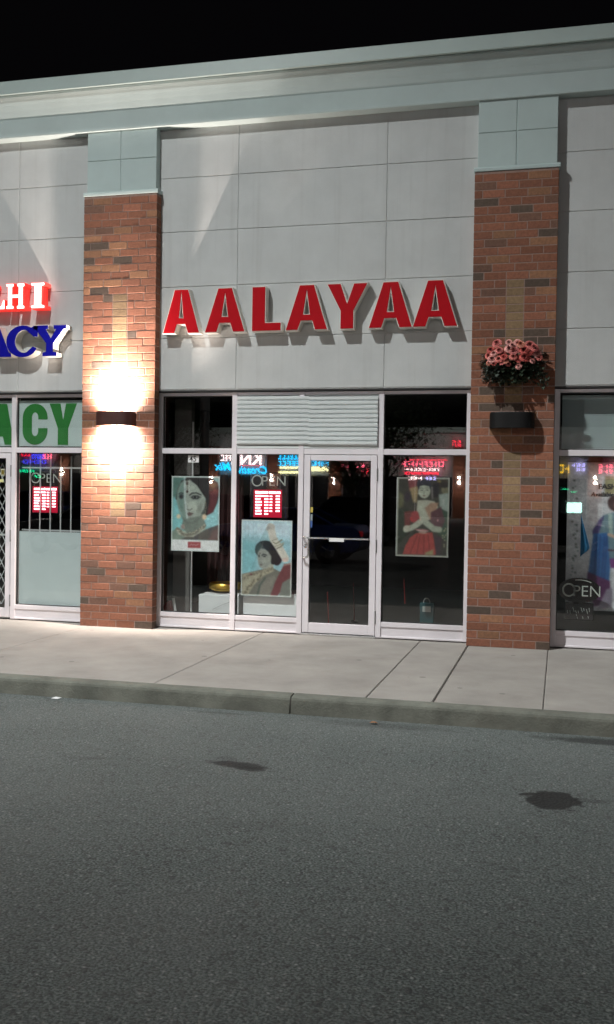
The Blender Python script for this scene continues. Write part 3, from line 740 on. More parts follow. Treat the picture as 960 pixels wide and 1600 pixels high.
for i, (u, v) in enumerate(heads):
    x = 3.83+(u-757)/93*.62; z = 3.408-(v-533)/73*.5; yy = -.3-.1*math.cos((x-4.12)/.33*1.4)+r4.uniform(-.02, .03)
    mb = MB(); pal = r4.choice([(176, 98, 90), (186, 128, 122), (158, 72, 66), (180, 114, 96), (166, 92, 88)]); 
    ax = Vector(((x-4.12)*1.2+r4.uniform(-.25, .25), -1, .55+r4.uniform(-.35, .3))).normalized(); s1 = ax.cross(Vector((0, 0, 1))).normalized(); s2 = s1.cross(ax); c = Vector((x, yy, z))
    rad = r4.uniform(.036, .05) if i not in (12, 13, 16, 18) and i < 22 else r4.uniform(.026, .034)
    for ring, (np_, r0, lift, open_) in enumerate(((5, .25, .5, .2), (6, .55, .38, .5), (7, .8, .2, .85), (8, 1.0, .0, 1.2))):
        for k in range(np_):
            a = 2*math.pi*k/np_+ring*.5+r4.uniform(-.15, .15); d = s1*math.cos(a)+s2*math.sin(a); t_ = ax.cross(d)
            b0 = c+d*rad*r0*.35-ax*rad*.3; m1 = c+d*rad*r0*.9+ax*rad*(lift); e = c+d*rad*(r0*1.0+.12*open_)+ax*rad*(lift+.18-.25*open_)
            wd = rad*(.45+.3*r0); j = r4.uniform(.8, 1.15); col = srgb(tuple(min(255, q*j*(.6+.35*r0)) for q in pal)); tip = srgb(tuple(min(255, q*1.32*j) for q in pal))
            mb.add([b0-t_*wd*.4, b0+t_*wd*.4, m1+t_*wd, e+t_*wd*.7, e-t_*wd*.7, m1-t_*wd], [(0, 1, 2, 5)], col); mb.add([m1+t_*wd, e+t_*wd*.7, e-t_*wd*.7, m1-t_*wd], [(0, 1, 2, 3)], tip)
    mb.build('rose', M['petal'], FL, recalc=False)

# ================================================================== POSTERS
def k_(c, k=1.3): return tuple(min(255, x*k) for x in c)
def poster_frame(t, X0, X1, Z0, Z1, y, bw, m, slant=0):
    mb = MB(); mb.box(X0-.002, X1+.002, y+.002, y+.006, Z0-.002, Z1+.002); mb.build('backing', m, t)
P = Paint(172, 125, 828, 1155, 110, k_((100, 152, 152)))
P.poly([(172, 125), (340, 125), (330, 300), (230, 480), (172, 420)], k_((70, 104, 96)), 60).poly([(560, 560), (828, 420), (828, 830), (600, 830)], k_((128, 180, 186)), 60).poly([(172, 420), (300, 420), (330, 840), (172, 900)], k_((104, 168, 172)), 50)
P.poly([(250, 300), (300, 190), (400, 130), (700, 130), (800, 210), (828, 330), (800, 480), (740, 610), (650, 660), (560, 640), (640, 430), (500, 250), (300, 250), (250, 460), (225, 440)], (46, 44, 46), 14)
P.poly([(690, 330), (815, 300), (795, 470), (745, 610), (655, 662), (690, 480)], (112, 52, 58), 22).ell(740, 250, 70, 60, (92, 84, 60), 0, .6).ell(770, 330, 45, 60, (120, 60, 62), 0, .6)
P.poly([(345, 700), (600, 640), (640, 800), (560, 860), (400, 900), (330, 800)], k_((120, 132, 122)), 12)
P.poly([(330, 190), (430, 175), (520, 240), (600, 350), (640, 450), (625, 560), (560, 680), (470, 752), (410, 755), (340, 700), (280, 600), (245, 470), (250, 330), (290, 230)], k_((150, 160, 150), 1.15), 20).ell(480, 560, 130, 120, k_((168, 176, 164), 1.2), 0, .9, .8).ell(430, 270, 90, 60, k_((160, 170, 160), 1.2), 0, .9, .7)
P.poly([(290, 230), (340, 190), (350, 420), (345, 560), (380, 740), (340, 700), (280, 600), (245, 470), (250, 330)], k_((112, 142, 132), 1.1), 50).ell(560, 560, 50, 90, k_((128, 134, 124), 1.1), 20, .9)
P.poly([(440, 150), (520, 160), (600, 230), (650, 420), (600, 370), (520, 250), (440, 190)], (44, 42, 44), 12)
P.ell(304, 405, 42, 46, (52, 58, 60), 0, .5).ell(300, 408, 18, 16, (20, 22, 26), 0, .4).poly([(430, 415), (465, 385), (530, 385), (575, 410), (530, 440), (465, 440)], (60, 62, 62), 16).ell(495, 412, 36, 18, (150, 156, 150), 0, .3).ell(492, 412, 20, 20, (22, 24, 28), 0, .3)
P.line([(420, 385), (450, 358), (510, 352), (575, 378)], 16, (44, 46, 48)).line([(270, 370), (300, 352), (330, 362)], 12, (54, 60, 62)).ell(384, 335, 18, 22, (70, 40, 44), 0, .4).ell(381, 222, 20, 32, (90, 70, 66), 0, .5).dots([(372, 140), (384, 200), (386, 300)], 9, (90, 76, 66), 8, 4)
P.line([(400, 440), (395, 540), (385, 568)], 12, k_((128, 138, 130)), .7).line([(386, 580), (420, 592), (450, 572)], 10, (92, 92, 88), .8).poly([(382, 640), (415, 618), (435, 624), (475, 634), (440, 668), (405, 674)], (122, 100, 98), 14).line([(385, 642), (470, 637)], 5, (88, 74, 74)).ell(445, 742, 70, 16, (90, 100, 96), -15, .8)
P.line([(345, 140), (350, 300), (352, 430), (380, 640), (405, 820)], 22, k_((156, 170, 170)), .75)
P.poly([(345, 720), (600, 660), (650, 800), (560, 880), (400, 920), (300, 830)], k_((122, 134, 124), 1.1), 20).poly([(560, 900), (650, 850), (828, 780), (828, 1000), (260, 1000), (420, 940)], (104, 98, 92), 16)
P.poly([(290, 640), (345, 705), (400, 756), (470, 755), (560, 690), (625, 560), (640, 600), (560, 720), (470, 780), (400, 780), (330, 730)], k_((104, 114, 106), 1.1), 24, .7).poly([(172, 900), (260, 830), (420, 930), (300, 1002), (172, 1002)], k_((104, 120, 108)), 16).poly([(740, 860), (828, 830), (828, 1000), (680, 1000)], (150, 104, 98), 40, .6)
P.poly([(250, 830), (330, 900), (420, 915), (540, 860), (640, 765), (640, 850), (480, 960), (360, 960), (270, 930), (235, 860)], k_((164, 164, 148), 1.15), 14).dots([(262, 850), (340, 925), (440, 930), (540, 880), (630, 800)], 26, (128, 122, 106), 22, 10, .7).dots([(262, 870), (350, 905), (450, 905), (560, 850), (630, 800)], 8, (226, 220, 196), 30, 14)
P.ell(625, 680, 42, 50, k_((196, 170, 140)), 0, .5).ell(270, 680, 38, 42, k_((180, 166, 136)), 0, .5).dots([(640, 480), (650, 560), (635, 640)], 9, (190, 176, 140), 8, 4).ell(720, 560, 8, 60, (130, 52, 60), 20, .6)
P.grain(2.2)
P.poly([(172, 1001), (828, 1001), (828, 1155), (172, 1155)], (240, 244, 244)).poly([(172, 125), (828, 125), (828, 142), (172, 142)], (226, 232, 228)).poly([(172, 125), (186, 125), (186, 1155), (172, 1155)], (226, 232, 228)).poly([(814, 125), (828, 125), (828, 1155), (814, 1155)], (226, 232, 228))
P.poly([(404, 1028), (578, 1028), (578, 1110), (404, 1110)], (188, 70, 76)).line([(430, 1078), (455, 1058), (470, 1076), (492, 1062), (512, 1076), (552, 1056)], 10, (226, 170, 170))
t = thing('window_poster', 'close-up poster of a jewelled woman with a white strip and small red tag below', 'poster', (.28, .12, .96))
P.mesh('printed_sheet', t, -.037, .591, .96, 1.887, .122, M['print'], .002); poster_frame(t, -.037, .591, .96, 1.887, .122, 0, M['white_trim'])

P = Paint(85, 208, 832, 1365, 110, k_((128, 168, 178)))
P.poly([(85, 208), (832, 208), (832, 480), (85, 420)], k_((164, 184, 194)), 120).poly([(85, 500), (300, 560), (300, 1000), (85, 1040)], k_((108, 164, 172)), 60)
for x in (140, 190, 260, 300): P.line([(x, 240), (x-6, 960)], 16, k_((112, 152, 164)), .35, 14)
P.line([(455, 330), (400, 440), (330, 600), (300, 820), (235, 960)], 5, (100, 130, 140), .7).poly([(455, 320), (520, 400), (560, 560), (400, 560), (380, 470)], k_((120, 156, 160)), 40, .5)
P.ell(620, 800, 74, 100, (52, 32, 42), 10, .2).ell(450, 660, 170, 150, (40, 46, 48), 12, .1).poly([(300, 600), (360, 540), (420, 620), (350, 720), (320, 740), (290, 700)], (64, 84, 84), 14).poly([(520, 560), (640, 680), (640, 820), (540, 900), (500, 760)], (44, 36, 38), 14)
P.poly([(500, 860), (570, 880), (560, 960), (420, 960), (400, 930)], k_((142, 144, 130)), 10)
P.poly([(330, 700), (370, 640), (430, 640), (490, 690), (530, 760), (525, 850), (470, 920), (400, 945), (360, 920), (335, 860), (325, 780)], k_((148, 152, 144), 1.1), 18).ell(420, 830, 60, 60, k_((164, 168, 158), 1.15), 0, .9, .7).ell(500, 800, 36, 90, k_((136, 140, 130)), 12, .8)
P.line([(392, 745), (415, 724), (460, 738)], 14, (38, 40, 42)).line([(340, 750), (356, 738)], 12, (50, 52, 52)).ell(430, 758, 26, 12, (40, 42, 44), 6, .4).ell(350, 764, 13, 12, (50, 52, 54), 0, .4).ell(364, 712, 9, 12, (60, 40, 44), 0, .4).line([(372, 770), (362, 830), (375, 848)], 8, k_((120, 122, 114)), .7).poly([(358, 885), (380, 874), (408, 888), (382, 902)], (112, 98, 94), 10).line([(405, 540), (395, 600), (370, 650)], 9, (150, 140, 140), .6)
P.line([(515, 320), (560, 500), (640, 610), (740, 780)], 112, k_((172, 168, 158)), 1, 16).ell(520, 300, 66, 54, k_((160, 156, 148)), 20, .2).ell(470, 330, 26, 44, k_((140, 140, 136)), 20, .3).line([(560, 540), (600, 560), (680, 500)], 18, (150, 146, 116)).line([(585, 600), (640, 580), (710, 545)], 14, (186, 176, 140)).line([(612, 630), (660, 610), (705, 570)], 16, (140, 134, 108)).line([(540, 515), (620, 480)], 12, (170, 166, 140)).ell(740, 800, 60, 40, k_((186, 160, 150)), -20, .5)
P.poly([(85, 1040), (200, 1010), (420, 950), (560, 930), (700, 1000), (640, 1340), (85, 1365)], (126, 124, 112), 16)
P.poly([(725, 860), (832, 870), (832, 1060), (760, 1180), (620, 1365), (520, 1365), (590, 1160), (640, 1040)], (132, 62, 66), 14).poly([(700, 1150), (832, 1060), (832, 1365), (650, 1365)], (128, 132, 122), 16).line([(720, 880), (830, 850)], 24, (190, 150, 136))
P.poly([(400, 1100), (610, 1040), (560, 1240), (500, 1365), (340, 1365)], (148, 142, 130), 30, .8).line([(440, 1090), (370, 1200), (330, 1365)], 30, (84, 96, 88), .8, 14)
P.poly([(110, 1040), (330, 990), (560, 920), (575, 975), (420, 1060), (280, 1200), (200, 1345), (100, 1345)], k_((156, 150, 128), 1.15), 20).dots([(130, 1100), (260, 1040), (400, 990), (550, 945)], 22, (128, 116, 94), 20, 20, .6).dots([(150, 1330), (240, 1180), (400, 1060)], 20, (118, 108, 84), 20, 22, .7).dots([(150, 1230), (300, 1080), (540, 960)], 8, (220, 208, 172), 26, 30).ell(235, 1040, 26, 22, (128, 74, 70), 0, .5)
P.grain(2.2)
for q in ([(85, 208), (832, 208), (832, 220), (85, 220)], [(85, 1345), (832, 1345), (832, 1365), (85, 1365)], [(85, 208), (96, 208), (96, 1365), (85, 1365)], [(818, 208), (832, 208), (832, 1365), (818, 1365)]): P.poly(q, (232, 238, 232))
t = thing('window_poster', 'pale blue poster of a woman in a sari raising one bangled arm', 'poster', (1.2, .12, .43))
P.mesh('printed_sheet', t, .884, 1.523, .436, 1.363, .122, M['print'], .002); poster_frame(t, .884, 1.523, .436, 1.363, .122, 0, M['white_trim'])

P = Paint(88, 138, 856, 1290, 110, (64, 62, 54))
P.poly([(240, 150), (390, 150), (380, 260), (270, 330)], (136, 62, 66), 26).poly([(270, 300), (400, 250), (380, 500), (330, 500)], (168, 144, 100), 30).poly([(110, 350), (200, 400), (180, 560), (110, 600)], (104, 104, 72), 40).poly([(110, 600), (260, 600), (240, 1000), (110, 1150)], (54, 62, 50), 40).ell(240, 420, 70, 90, (60, 50, 60), 0, .6).ell(760, 230, 110, 90, (60, 52, 38), 0, .4).ell(700, 190, 40, 30, (130, 114, 62), 0, .6).poly([(600, 240), (700, 200), (700, 420), (620, 420)], (40, 36, 40), 20)
P.ell(480, 235, 112, 92, (52, 52, 66), 0, .15).ell(488, 330, 94, 116, k_((136, 140, 124)), 0, .12).ell(448, 322, 30, 9, (84, 84, 76), 6, .6).ell(530, 318, 30, 9, (84, 84, 76), -6, .6).line([(415, 296), (445, 288), (472, 296)], 7, (90, 90, 82)).line([(506, 292), (534, 284), (562, 292)], 7, (90, 90, 82)).poly([(396, 330), (402, 230), (480, 206), (570, 226), (588, 330), (560, 262), (480, 246), (420, 262)], (46, 46, 56), 10).line([(488, 340), (482, 372)], 8, (112, 114, 102)).ell(486, 400, 26, 9, (110, 70, 66), 0, .5).ell(420, 370, 40, 16, k_((160, 160, 146)), 0, .8).line([(600, 280), (610, 440)], 24, (160, 150, 150), .6, 20)
P.ell(790, 310, 64, 76, (118, 112, 84), 0, .3).ell(780, 240, 84, 50, (50, 44, 40), 0, .3).poly([(700, 380), (850, 350), (850, 640), (720, 580)], (150, 164, 154), 24).poly([(690, 560), (840, 640), (830, 1050), (700, 950)], (58, 84, 66), 24).ell(770, 480, 40, 60, (180, 186, 176), 0, .8)
P.poly([(390, 470), (520, 460), (640, 480), (700, 560), (600, 730), (520, 780), (380, 640)], k_((140, 140, 124)), 20).poly([(500, 580), (590, 500), (700, 500), (660, 640), (590, 760)], (172, 134, 108), 24).poly([(590, 640), (740, 560), (800, 760), (740, 900), (600, 800)], (92, 56, 62), 26).ell(695, 755, 20, 26, (172, 120, 126), 0, .6)
P.ell(350, 710, 84, 104, (166, 60, 62), 10, .3).poly([(200, 640), (300, 620), (290, 840), (210, 880)], (120, 60, 56), 26).line([(450, 560), (470, 760), (340, 860), (230, 900)], 84, k_((140, 142, 126)), 1, 20).line([(520, 790), (640, 880), (720, 890)], 88, k_((128, 134, 118)), 1, 20).ell(240, 880, 56, 52, k_((146, 144, 128)), 0, .3)
P.poly([(380, 950), (620, 930), (690, 1240), (660, 1262), (190, 1262), (230, 1130), (290, 1020)], (176, 66, 60), 18)
for x0, x1 in ((400, 300), (440, 400), (500, 500), (560, 590)): P.line([(x0, 980), (x1, 1250)], 16, (120, 40, 42), .7, 14)
P.poly([(640, 960), (760, 1010), (740, 1260), (680, 1250)], (70, 52, 60), 22).poly([(520, 1230), (640, 1180), (640, 1262), (520, 1262)], (150, 140, 96), 24).ell(470, 905, 112, 22, (214, 176, 166), 4, .3).ell(480, 940, 80, 20, (176, 140, 124), 4, .4).line([(360, 890), (560, 905)], 8, (120, 40, 50)).dots([(770, 1000), (840, 860), (800, 1150)], 16, (150, 150, 120), 12, 24)
P.grain(3)
for q in ([(88, 138), (856, 138), (856, 156), (88, 156)], [(88, 1268), (856, 1268), (856, 1290), (88, 1290)], [(88, 138), (108, 138), (108, 1290), (88, 1290)], [(836, 138), (856, 138), (856, 1290), (836, 1290)]): P.poly(q, (182, 186, 172))
t = thing('window_poster', 'dark poster of a dancer in a red skirt, right of the shop door', 'poster', (3.1, .12, .98))
P.mesh('printed_sheet', t, 2.793, 3.405, .979, 1.903, .122, M['print'], .006); poster_frame(t, 2.793, 3.405, .979, 1.903, .122, 0, M['white_trim'])

# large banner in the right-hand shop
P = Paint(150, 118, 980, 1362, 170, (176, 180, 184))
P.poly([(440, 230), (980, 230), (980, 380), (560, 380), (440, 380)], (120, 112, 60), 14, .75).dots([(200, 260), (215, 620), (235, 800), (200, 1040)], 11, (84, 92, 84), 16, 24).dots([(190, 300), (240, 860), (180, 1060)], 8, (90, 120, 110), 14, 26)
P.ell(525, 455, 66, 76, (62, 40, 40), 0, .2).ell(560, 470, 48, 66, k_((170, 140, 124), 1.), 0, .2)
P.poly([(430, 560), (520, 530), (640, 545), (660, 900), (620, 1000), (480, 960), (470, 760), (400, 700), (360, 740), (350, 700)], (92, 122, 134), 10).poly([(355, 720), (352, 690), (400, 600), (440, 560), (420, 640), (400, 720)], (64, 56, 110), 10).poly([(470, 545), (500, 545), (510, 720), (485, 740)], (140, 168, 160), 10)
P.poly([(360, 715), (470, 705), (495, 1000), (485, 1200), (320, 1095)], (34, 88, 150), 12)
for x in (385, 415, 445, 465): P.line([(x, 740), (x-14, 1090)], 12, (22, 50, 112), .6, 10)
P.poly([(322, 1040), (495, 1110), (505, 1300), (370, 1330), (350, 1180), (320, 1110)], (84, 34, 84), 14).poly([(470, 1180), (530, 1160), (510, 1330), (400, 1350)], (140, 130, 150), 16).line([(480, 720), (530, 740)], 26, k_((180, 150, 130), 1)).line([(480, 850), (660, 860)], 16, (70, 50, 70)).poly([(490, 920), (660, 930), (660, 1000), (500, 1000)], (110, 40, 120), 10).poly([(510, 1000), (660, 1000), (680, 1340), (520, 1340)], (196, 200, 206), 10).grain(2.)
BN = thing('shop_banner', 'tall white banner of a woman in a blue and purple sari', 'poster', (5.2, .46, .4))
k = .001425/1.0
X0 = 4.738; X1 = X0+(980-150)/383*.546
P.mesh('printed_sheet', BN, X0, X1, .398, 2.104, .46, M['print'], 0); poster_frame(BN, X0, X1, .398, 2.104, .46, 0, M['white_trim'])
mb = MB(); put_flat(mb, flat_text('FASHI', .062, bold=.02, squash=1.05), 5.085, 1.80, .4565, .002); put_flat(mb, flat_text('Available in', .05, bold=.015, shear=.15), 5.0, 1.715, .4565, .002)
mb.build('banner_lettering', M['gasket'], BN)
mb = MB(); n = 18; vs = []
for i in range(n+1):
    for j in range(7):
        tt = i/n; w_ = .005+.10*min(tt/.75, 1)*(j/6); z = 1.51-.49*tt+(.09*(j/6) if tt > .75 else 0)*(tt-.75)/.25*1.0
        vs.append((4.888+w_, .38+.012*math.sin(j*1.6)*tt, z))
mb.add(vs, [(i*7+j, (i+1)*7+j, (i+1)*7+j+1, i*7+j+1) for i in range(n) for j in range(6)], None, True)
M['blue_cloth'] = mat('blue_cloth', srgb((40, 120, 168)), .7, var=.15, scale=8)
o = mb.build('hanging_scarf', M['blue_cloth']); md = o.modifiers.new('thick', 'SOLIDIFY'); md.thickness = .004
tag(o, 'bright blue pointed scarf hanging in front of the white banner', 'scarf')
t = thing('banner_fill_light', 'small added fill spotlight inside the right-hand window, brightening the white banner', 'spotlight', (5.95, .2, 2.1))
mb = MB(); mb.tube([(5.95, .2, 2.16), (5.95, .2, 2.12)], .012, 8); mb.tube([(5.98, .19, 2.14), (5.9, .23, 2.07)], [.03, .04], 12); mb.build('housing', M['black_metal'], t)
lamp('banner_fill_lamp', 'SPOT', (5.88, .235, 2.05), 55, (1, .97, .95), .03, target=(5.0, .46, 1.2), angle=95, blend=.8, parent=t)  # added lamp, only there to brighten the banner
# blind in the right-hand transom
mb = MB()
z = 2.25
while z < 2.81: mb.extr([(.24, z), (.243, z), (.262, z+.026), (.259, z+.026)], 'x', 4.66, 5.57); z += .0225
BLN = thing('window_blind', 'pale green closed blind in the transom above the banner window', 'blind', (5.1, .25, 2.24))
mb.build('slats', M['board'], BLN); mb = MB(); mb.box(4.66, 5.57, .235, .275, 2.815, 2.86); mb.build('head_rail', M['board'], BLN)

# ================================================================== OPEN SIGNS WITH OPENING HOURS
M['tube_off'] = mat('unlit_tube', (.52, .56, .52), .4); M['acrylic'] = mat('black_acrylic', (.008, .006, .007), .25)
M['led'] = emat('led_characters', (1, .5, .56), 5.5); M['led_glow'] = emat('red_led_bloom', (1, .008, .07), .38, (.2, .0, .01))  # the red emission stands in for bloom around the LED rows
M['led_box'] = mat('red_acrylic', (.25, .006, .02), .3)
def hours_sign(x0, label, seed, last=True):
    y = .24; t = thing('opening_hours_sign', label, 'sign', (x0+.2, y, 1.4))
    mb = MB(); mb.box(x0-.06, x0+.445, y+.006, y+.035, 1.385, 1.95, b=.01); mb.build('panel', M['acrylic'], t)
    mb = MB(); mb.box(x0+.0, x0+.36, y+.001, y+.005, 1.395, 1.735); mb.build('led_bloom_panel', M['led_glow'], t)  # faintly glowing red panel imitates the bloom of the lit rows
    mb = MB(); put_flat(mb, flat_text('O', .14, bold=-.012, squash=.95), x0-.03, 1.775, y, .004); put_flat(mb, flat_text('PEN', .115, bold=-.012, squash=1.02, spacing=1.05), x0+.105, 1.785, y, .004)
    mb.build('open_lettering', M['tube_off'], t)
    mb = MB(); rg = random.Random(seed)
    def row(xa, xb, z, h, n):      # dot-matrix characters: unreadably small, kept as separate lit cells
        w_ = (xb-xa)/n
        for i in range(n):
            mb.box(xa+i*w_+.0015, xa+(i+1)*w_-.0015, y-.002, y, z, z+h*rg.uniform(.8, 1))
    row(x0+.02, x0+.185, 1.687, .03, 8); row(x0+.195, x0+.345, 1.687, .03, 6)
    for i in range(7):
        z = 1.648-.0365*i
        row(x0+.022, x0+.022+(.082 if i not in (1, 4) else .066), z, .021, 3)
        if i < 6 or last: row(x0+.138-(.03 if i == 0 else 0), x0+.19, z, .02, 3)
        if i < 6: row(x0+.205, x0+.24, z, .018, 2); row(x0+.283, x0+.335, z, .02, 3)
    mb.build('lit_rows', M['led'], t)
    return t
t1 = hours_sign(.995, 'unlit OPEN sign with glowing red opening-hours rows in the window beside the shop door', 2)
t2 = hours_sign(-2.03, 'unlit OPEN sign with glowing red opening-hours rows behind the white bars of the pharmacy window', 3)
lamp('display_glow', 'POINT', (1.17, .2, 1.56), 1.0, (1, .02, .08), .08, parent=t1); lamp('display_glow', 'POINT', (-1.85, .2, 1.56), .6, (1, .02, .08), .08, parent=t2)
t = thing('oval_open_sign', 'black oval OPEN sign low in the right-hand shop window', 'sign', (4.89, .25, .2))
mb = MB(); mb.extr([(4.89+.235*math.cos(R(a)), .64+.145*math.sin(R(a))) for a in range(0, 360, 10)], 'y', .262, .285); mb.build('oval_board', M['acrylic'], t)
mb = MB(); put_flat(mb, flat_text('O', .155, bold=-.008, squash=.9), 4.7, .565, .258, .004); put_flat(mb, flat_text('PEN', .12, bold=-.008, squash=1.0), 4.825, .575, .258, .004); mb.build('open_lettering', M['tube_off'], t)
mb = MB(); mb.tube([(4.89+.2*math.cos(R(a)), .258, .64+.12*math.sin(R(a))) for a in range(50, 105, 6)], .004, 5); mb.build('rim_line', M['tube_off'], t)
mb = MB(); mb.box(4.73, 5.05, .262, .28, .3, .5, b=.01); mb.build('hours_board', M['acrylic'], t)
mb = MB(); rg = random.Random(4)
for i in range(9):
    x = 4.76+.03*i; z = .43+rg.uniform(-.03, .02); mb.tube([(x, .259, z), (x+rg.uniform(.004, .02), .259, z-rg.uniform(.02, .06))], .0035, 4)
for x, z in ((4.86, .37), (4.93, .345), (4.87, .34), (4.99, .35)): mb.tube([(x, .259, z), (x+.006, .259, z-.025)], .0035, 4)
mb.build('hour_marks', M['tube_off'], t)

# ================================================================== PHARMACY WINDOW
G = thing('window_bars', 'white painted security bars inside the pharmacy window', 'security bars', (-1.65, .2, 1.15))
for i in range(6):
    x = -2.045+.1475*i; mb = MB(); mb.tube([(x, .2, 1.12), (x, .2, 2.13)], .0095, 8); mb.build('bar', M['bars'], G)
for z in (1.165, 1.977): mb = MB(); mb.box(-2.155, -1.185, .194, .206, z-.009, z+.009); mb.build('rail', M['bars'], G)
mb = MB(); mb.box(-2.16, -1.185, .14, .15, .2, 1.15)
tag(mb.build('frosted_board', M['board']), 'pale blank board filling the lower half of the pharmacy window', 'board')
G = thing('scissor_gate', 'folding white lattice gate behind the pharmacy door glass', 'gate', (-2.7, .2, .1))
mb = MB()
for i in range(9):
    x = -3.15+.1*i
    for j in range(10):
        z = .18+.185*j
        for s in (1, -1):
            a, b = (x, x+.1) if s > 0 else (x+.1, x); y = .2+.006*s
            mb.tube([(a, y, z), (b, y, z+.185)], .0075, 4)
mb.build('lattice', M['bars'], G)
mb = MB(); mb.box(-3.16, -2.24, .188, .212, 1.08, 1.105); mb.build('rail', M['bars'], G)
mb = MB(); mb.box(-2.395, -2.34, .0705, .0735, 1.865, 1.955, col=srgb((190, 190, 170))); mb.box(-2.385, -2.345, .069, .0705, 1.88, 1.94, col=srgb((120, 105, 40))); mb.box(-2.44, -2.355, .0705, .0735, 1.78, 1.82, col=srgb((230, 226, 160)))
tag(mb.build('notice_stickers', M['attr']), 'small yellow notices stuck on the pharmacy door glass', 'sticker')

# ================================================================== SHOP DISPLAY
M['beige'] = mat('beige_column', (.16, .15, .14), .8, var=.15); M['gold'] = mat('gold_bowl', (.75, .48, .08), .3, metal=.75, var=.15)
mb = MB(); mb.box(-.235, .0, .68, .8, .03, 2.9, b=.004)
tag(mb.build('display_column', M['beige']), 'grey display column standing behind the leftmost shop window', 'column')
mb = MB(); mb.tube([(.035, .66, .03), (.03, .66, 2.6)], .012, 8)
tag(mb.build('white_pole', M['white_trim']), 'thin white pole beside the grey display column', 'pole')
D_ = thing('display_plinth', 'white plinth with the gold bowl on it, low in the left window', 'plinth', (.55, .5, .03))
mb = MB(); mb.box(.225, .76, .42, .95, .03, .395, b=.006); mb.build('plinth_body', M['white'], D_)
mb = MB(); mb.box(.29, .76, .44, .93, .396, .418, b=.004); mb.build('plinth_top', M['white_trim'], D_)
D_ = thing('display_plinth', 'long white plinth right behind the glass under the raised-arm poster', 'plinth', (1.2, .4, .03))
mb = MB(); mb.box(.895, 1.58, .185, .7, .03, .455, b=.006); mb.build('plinth_body', M['white'], D_)
mb = MB(); mb.box(.89, 1.585, .18, .705, .456, .47, b=.003); mb.build('plinth_top', M['white_trim'], D_)
mb = MB(); mb.tube([(.42+.36*t_, .405, .21+.12*math.sin(t_*1.6)) for t_ in [i/10 for i in range(11)]], .002, 5)
tag(mb.build('wire', M['grey_metal']), 'thin loose wire curving across the face of the short white plinth', 'wire')
bx, by, bz = .52, .6, .42
B_ = thing('gold_bowl', 'shallow shiny gold bowl on the white plinth', 'bowl', (bx, by, bz))
mb = MB(); mb.lathe([(.09, bz), (.15, bz+.012), (.205, bz+.045), (.212, bz+.085), (.2, bz+.115), (.192, bz+.12), (.19, bz+.112), (.2, bz+.085), (.19, bz+.05), (.14, bz+.02), (0, bz+.018)], bx, by, 40); mb.build('bowl_body', M['gold'], B_)
mb = MB(); mb.lathe([(.213, bz+.083), (.217, bz+.087), (.213, bz+.092)], bx, by, 40); mb.build('bowl_rim', M['gold'], B_)
M['curtain'] = mat('dark_red_curtain', (.06, .022, .022), .9, var=.3, stretch=(8, 1, .4))
def curtain(x0, x1, y, z0, z1, n, m, label, cat='curtain'):
    pr = []
    for i in range(n*6+1):
        u = i/(n*6); pr.append((x0+(x1-x0)*u, y+.03*math.sin(u*n*2*math.pi)))
    pr += [(p[0], p[1]+.008) for p in pr[::-1]]
    tag(MB().extr(pr, 'z', z0, z1).build('curtain', m), label, cat)
curtain(.12, .62, 1.0, .03, 2.3, 6, M['curtain'], 'dark red curtain hanging behind the gold bowl')
M['red_cloth'] = mat('red_cloth', (.3, .03, .04), .8, var=.2)
B_ = thing('red_bag', 'small folded red bag with a white roll, bottom corner of the left window', 'bag', (-.17, .4, .03))
mb = MB(); mb.extr([(-.26, .03), (-.1, .03), (-.13, .24), (-.16, .3), (-.2, .27), (-.24, .2)], 'y', .36, .46); mb.build('bag_body', M['red_cloth'], B_)
mb = MB(); mb.tube([(-.06, .4, .05), (-.12, .42, .33)], .018, 10); mb.build('paper_roll', M['white_trim'], B_)
M['teal'] = mat('teal_paper', (.025, .09, .1), .5, var=.2)
B_ = thing('teal_bag', 'small teal paper bag on the floor behind the window right of the door', 'bag', (3.1, .7, .03))
mb = MB(); mb.extr([(3.02, .03), (3.18, .03), (3.185, .38), (3.015, .38)], 'y', .65, .75); mb.build('bag_body', M['teal'], B_)
mb = MB(); mb.tube([(3.06+.04*(1-math.cos(R(a))), .648, .38+.06*math.sin(R(a))) for a in range(0, 181, 20)], .003, 5); mb.build('handle', M['white_trim'], B_)
mb = MB(); mb.box(3.05, 3.15, .645, .649, .27, .34); mb.build('bag_label', M['tube_off'], B_)
M['red_stick'] = mat('red_marker', (.22, .012, .01), .5)
for (x, y, z0, z1, lab) in ((1.84, .8, .03, .45, 'thin red marker stick standing just inside the door, the nearer one'), (2.09, 1.2, .03, .54, 'thin red marker stick standing inside the door, farther back'), (2.75, 1.2, .3, .62, 'short red marker stick inside the window right of the door')):
    S = thing('marker_stick', lab, 'marker', (x, y, .03), 'red marker sticks inside the shop')
    mb = MB(); mb.tube([(x, y, z0), (x-.02, y, z1)], [.009, .005], 6); mb.build('stick', M['red_stick'], S)
    mb = MB(); mb.lathe([(0, .032), (.05, .032), (.045, .05), (0, .055)], x, y, 12); mb.build('foot', M['black_metal'], S)
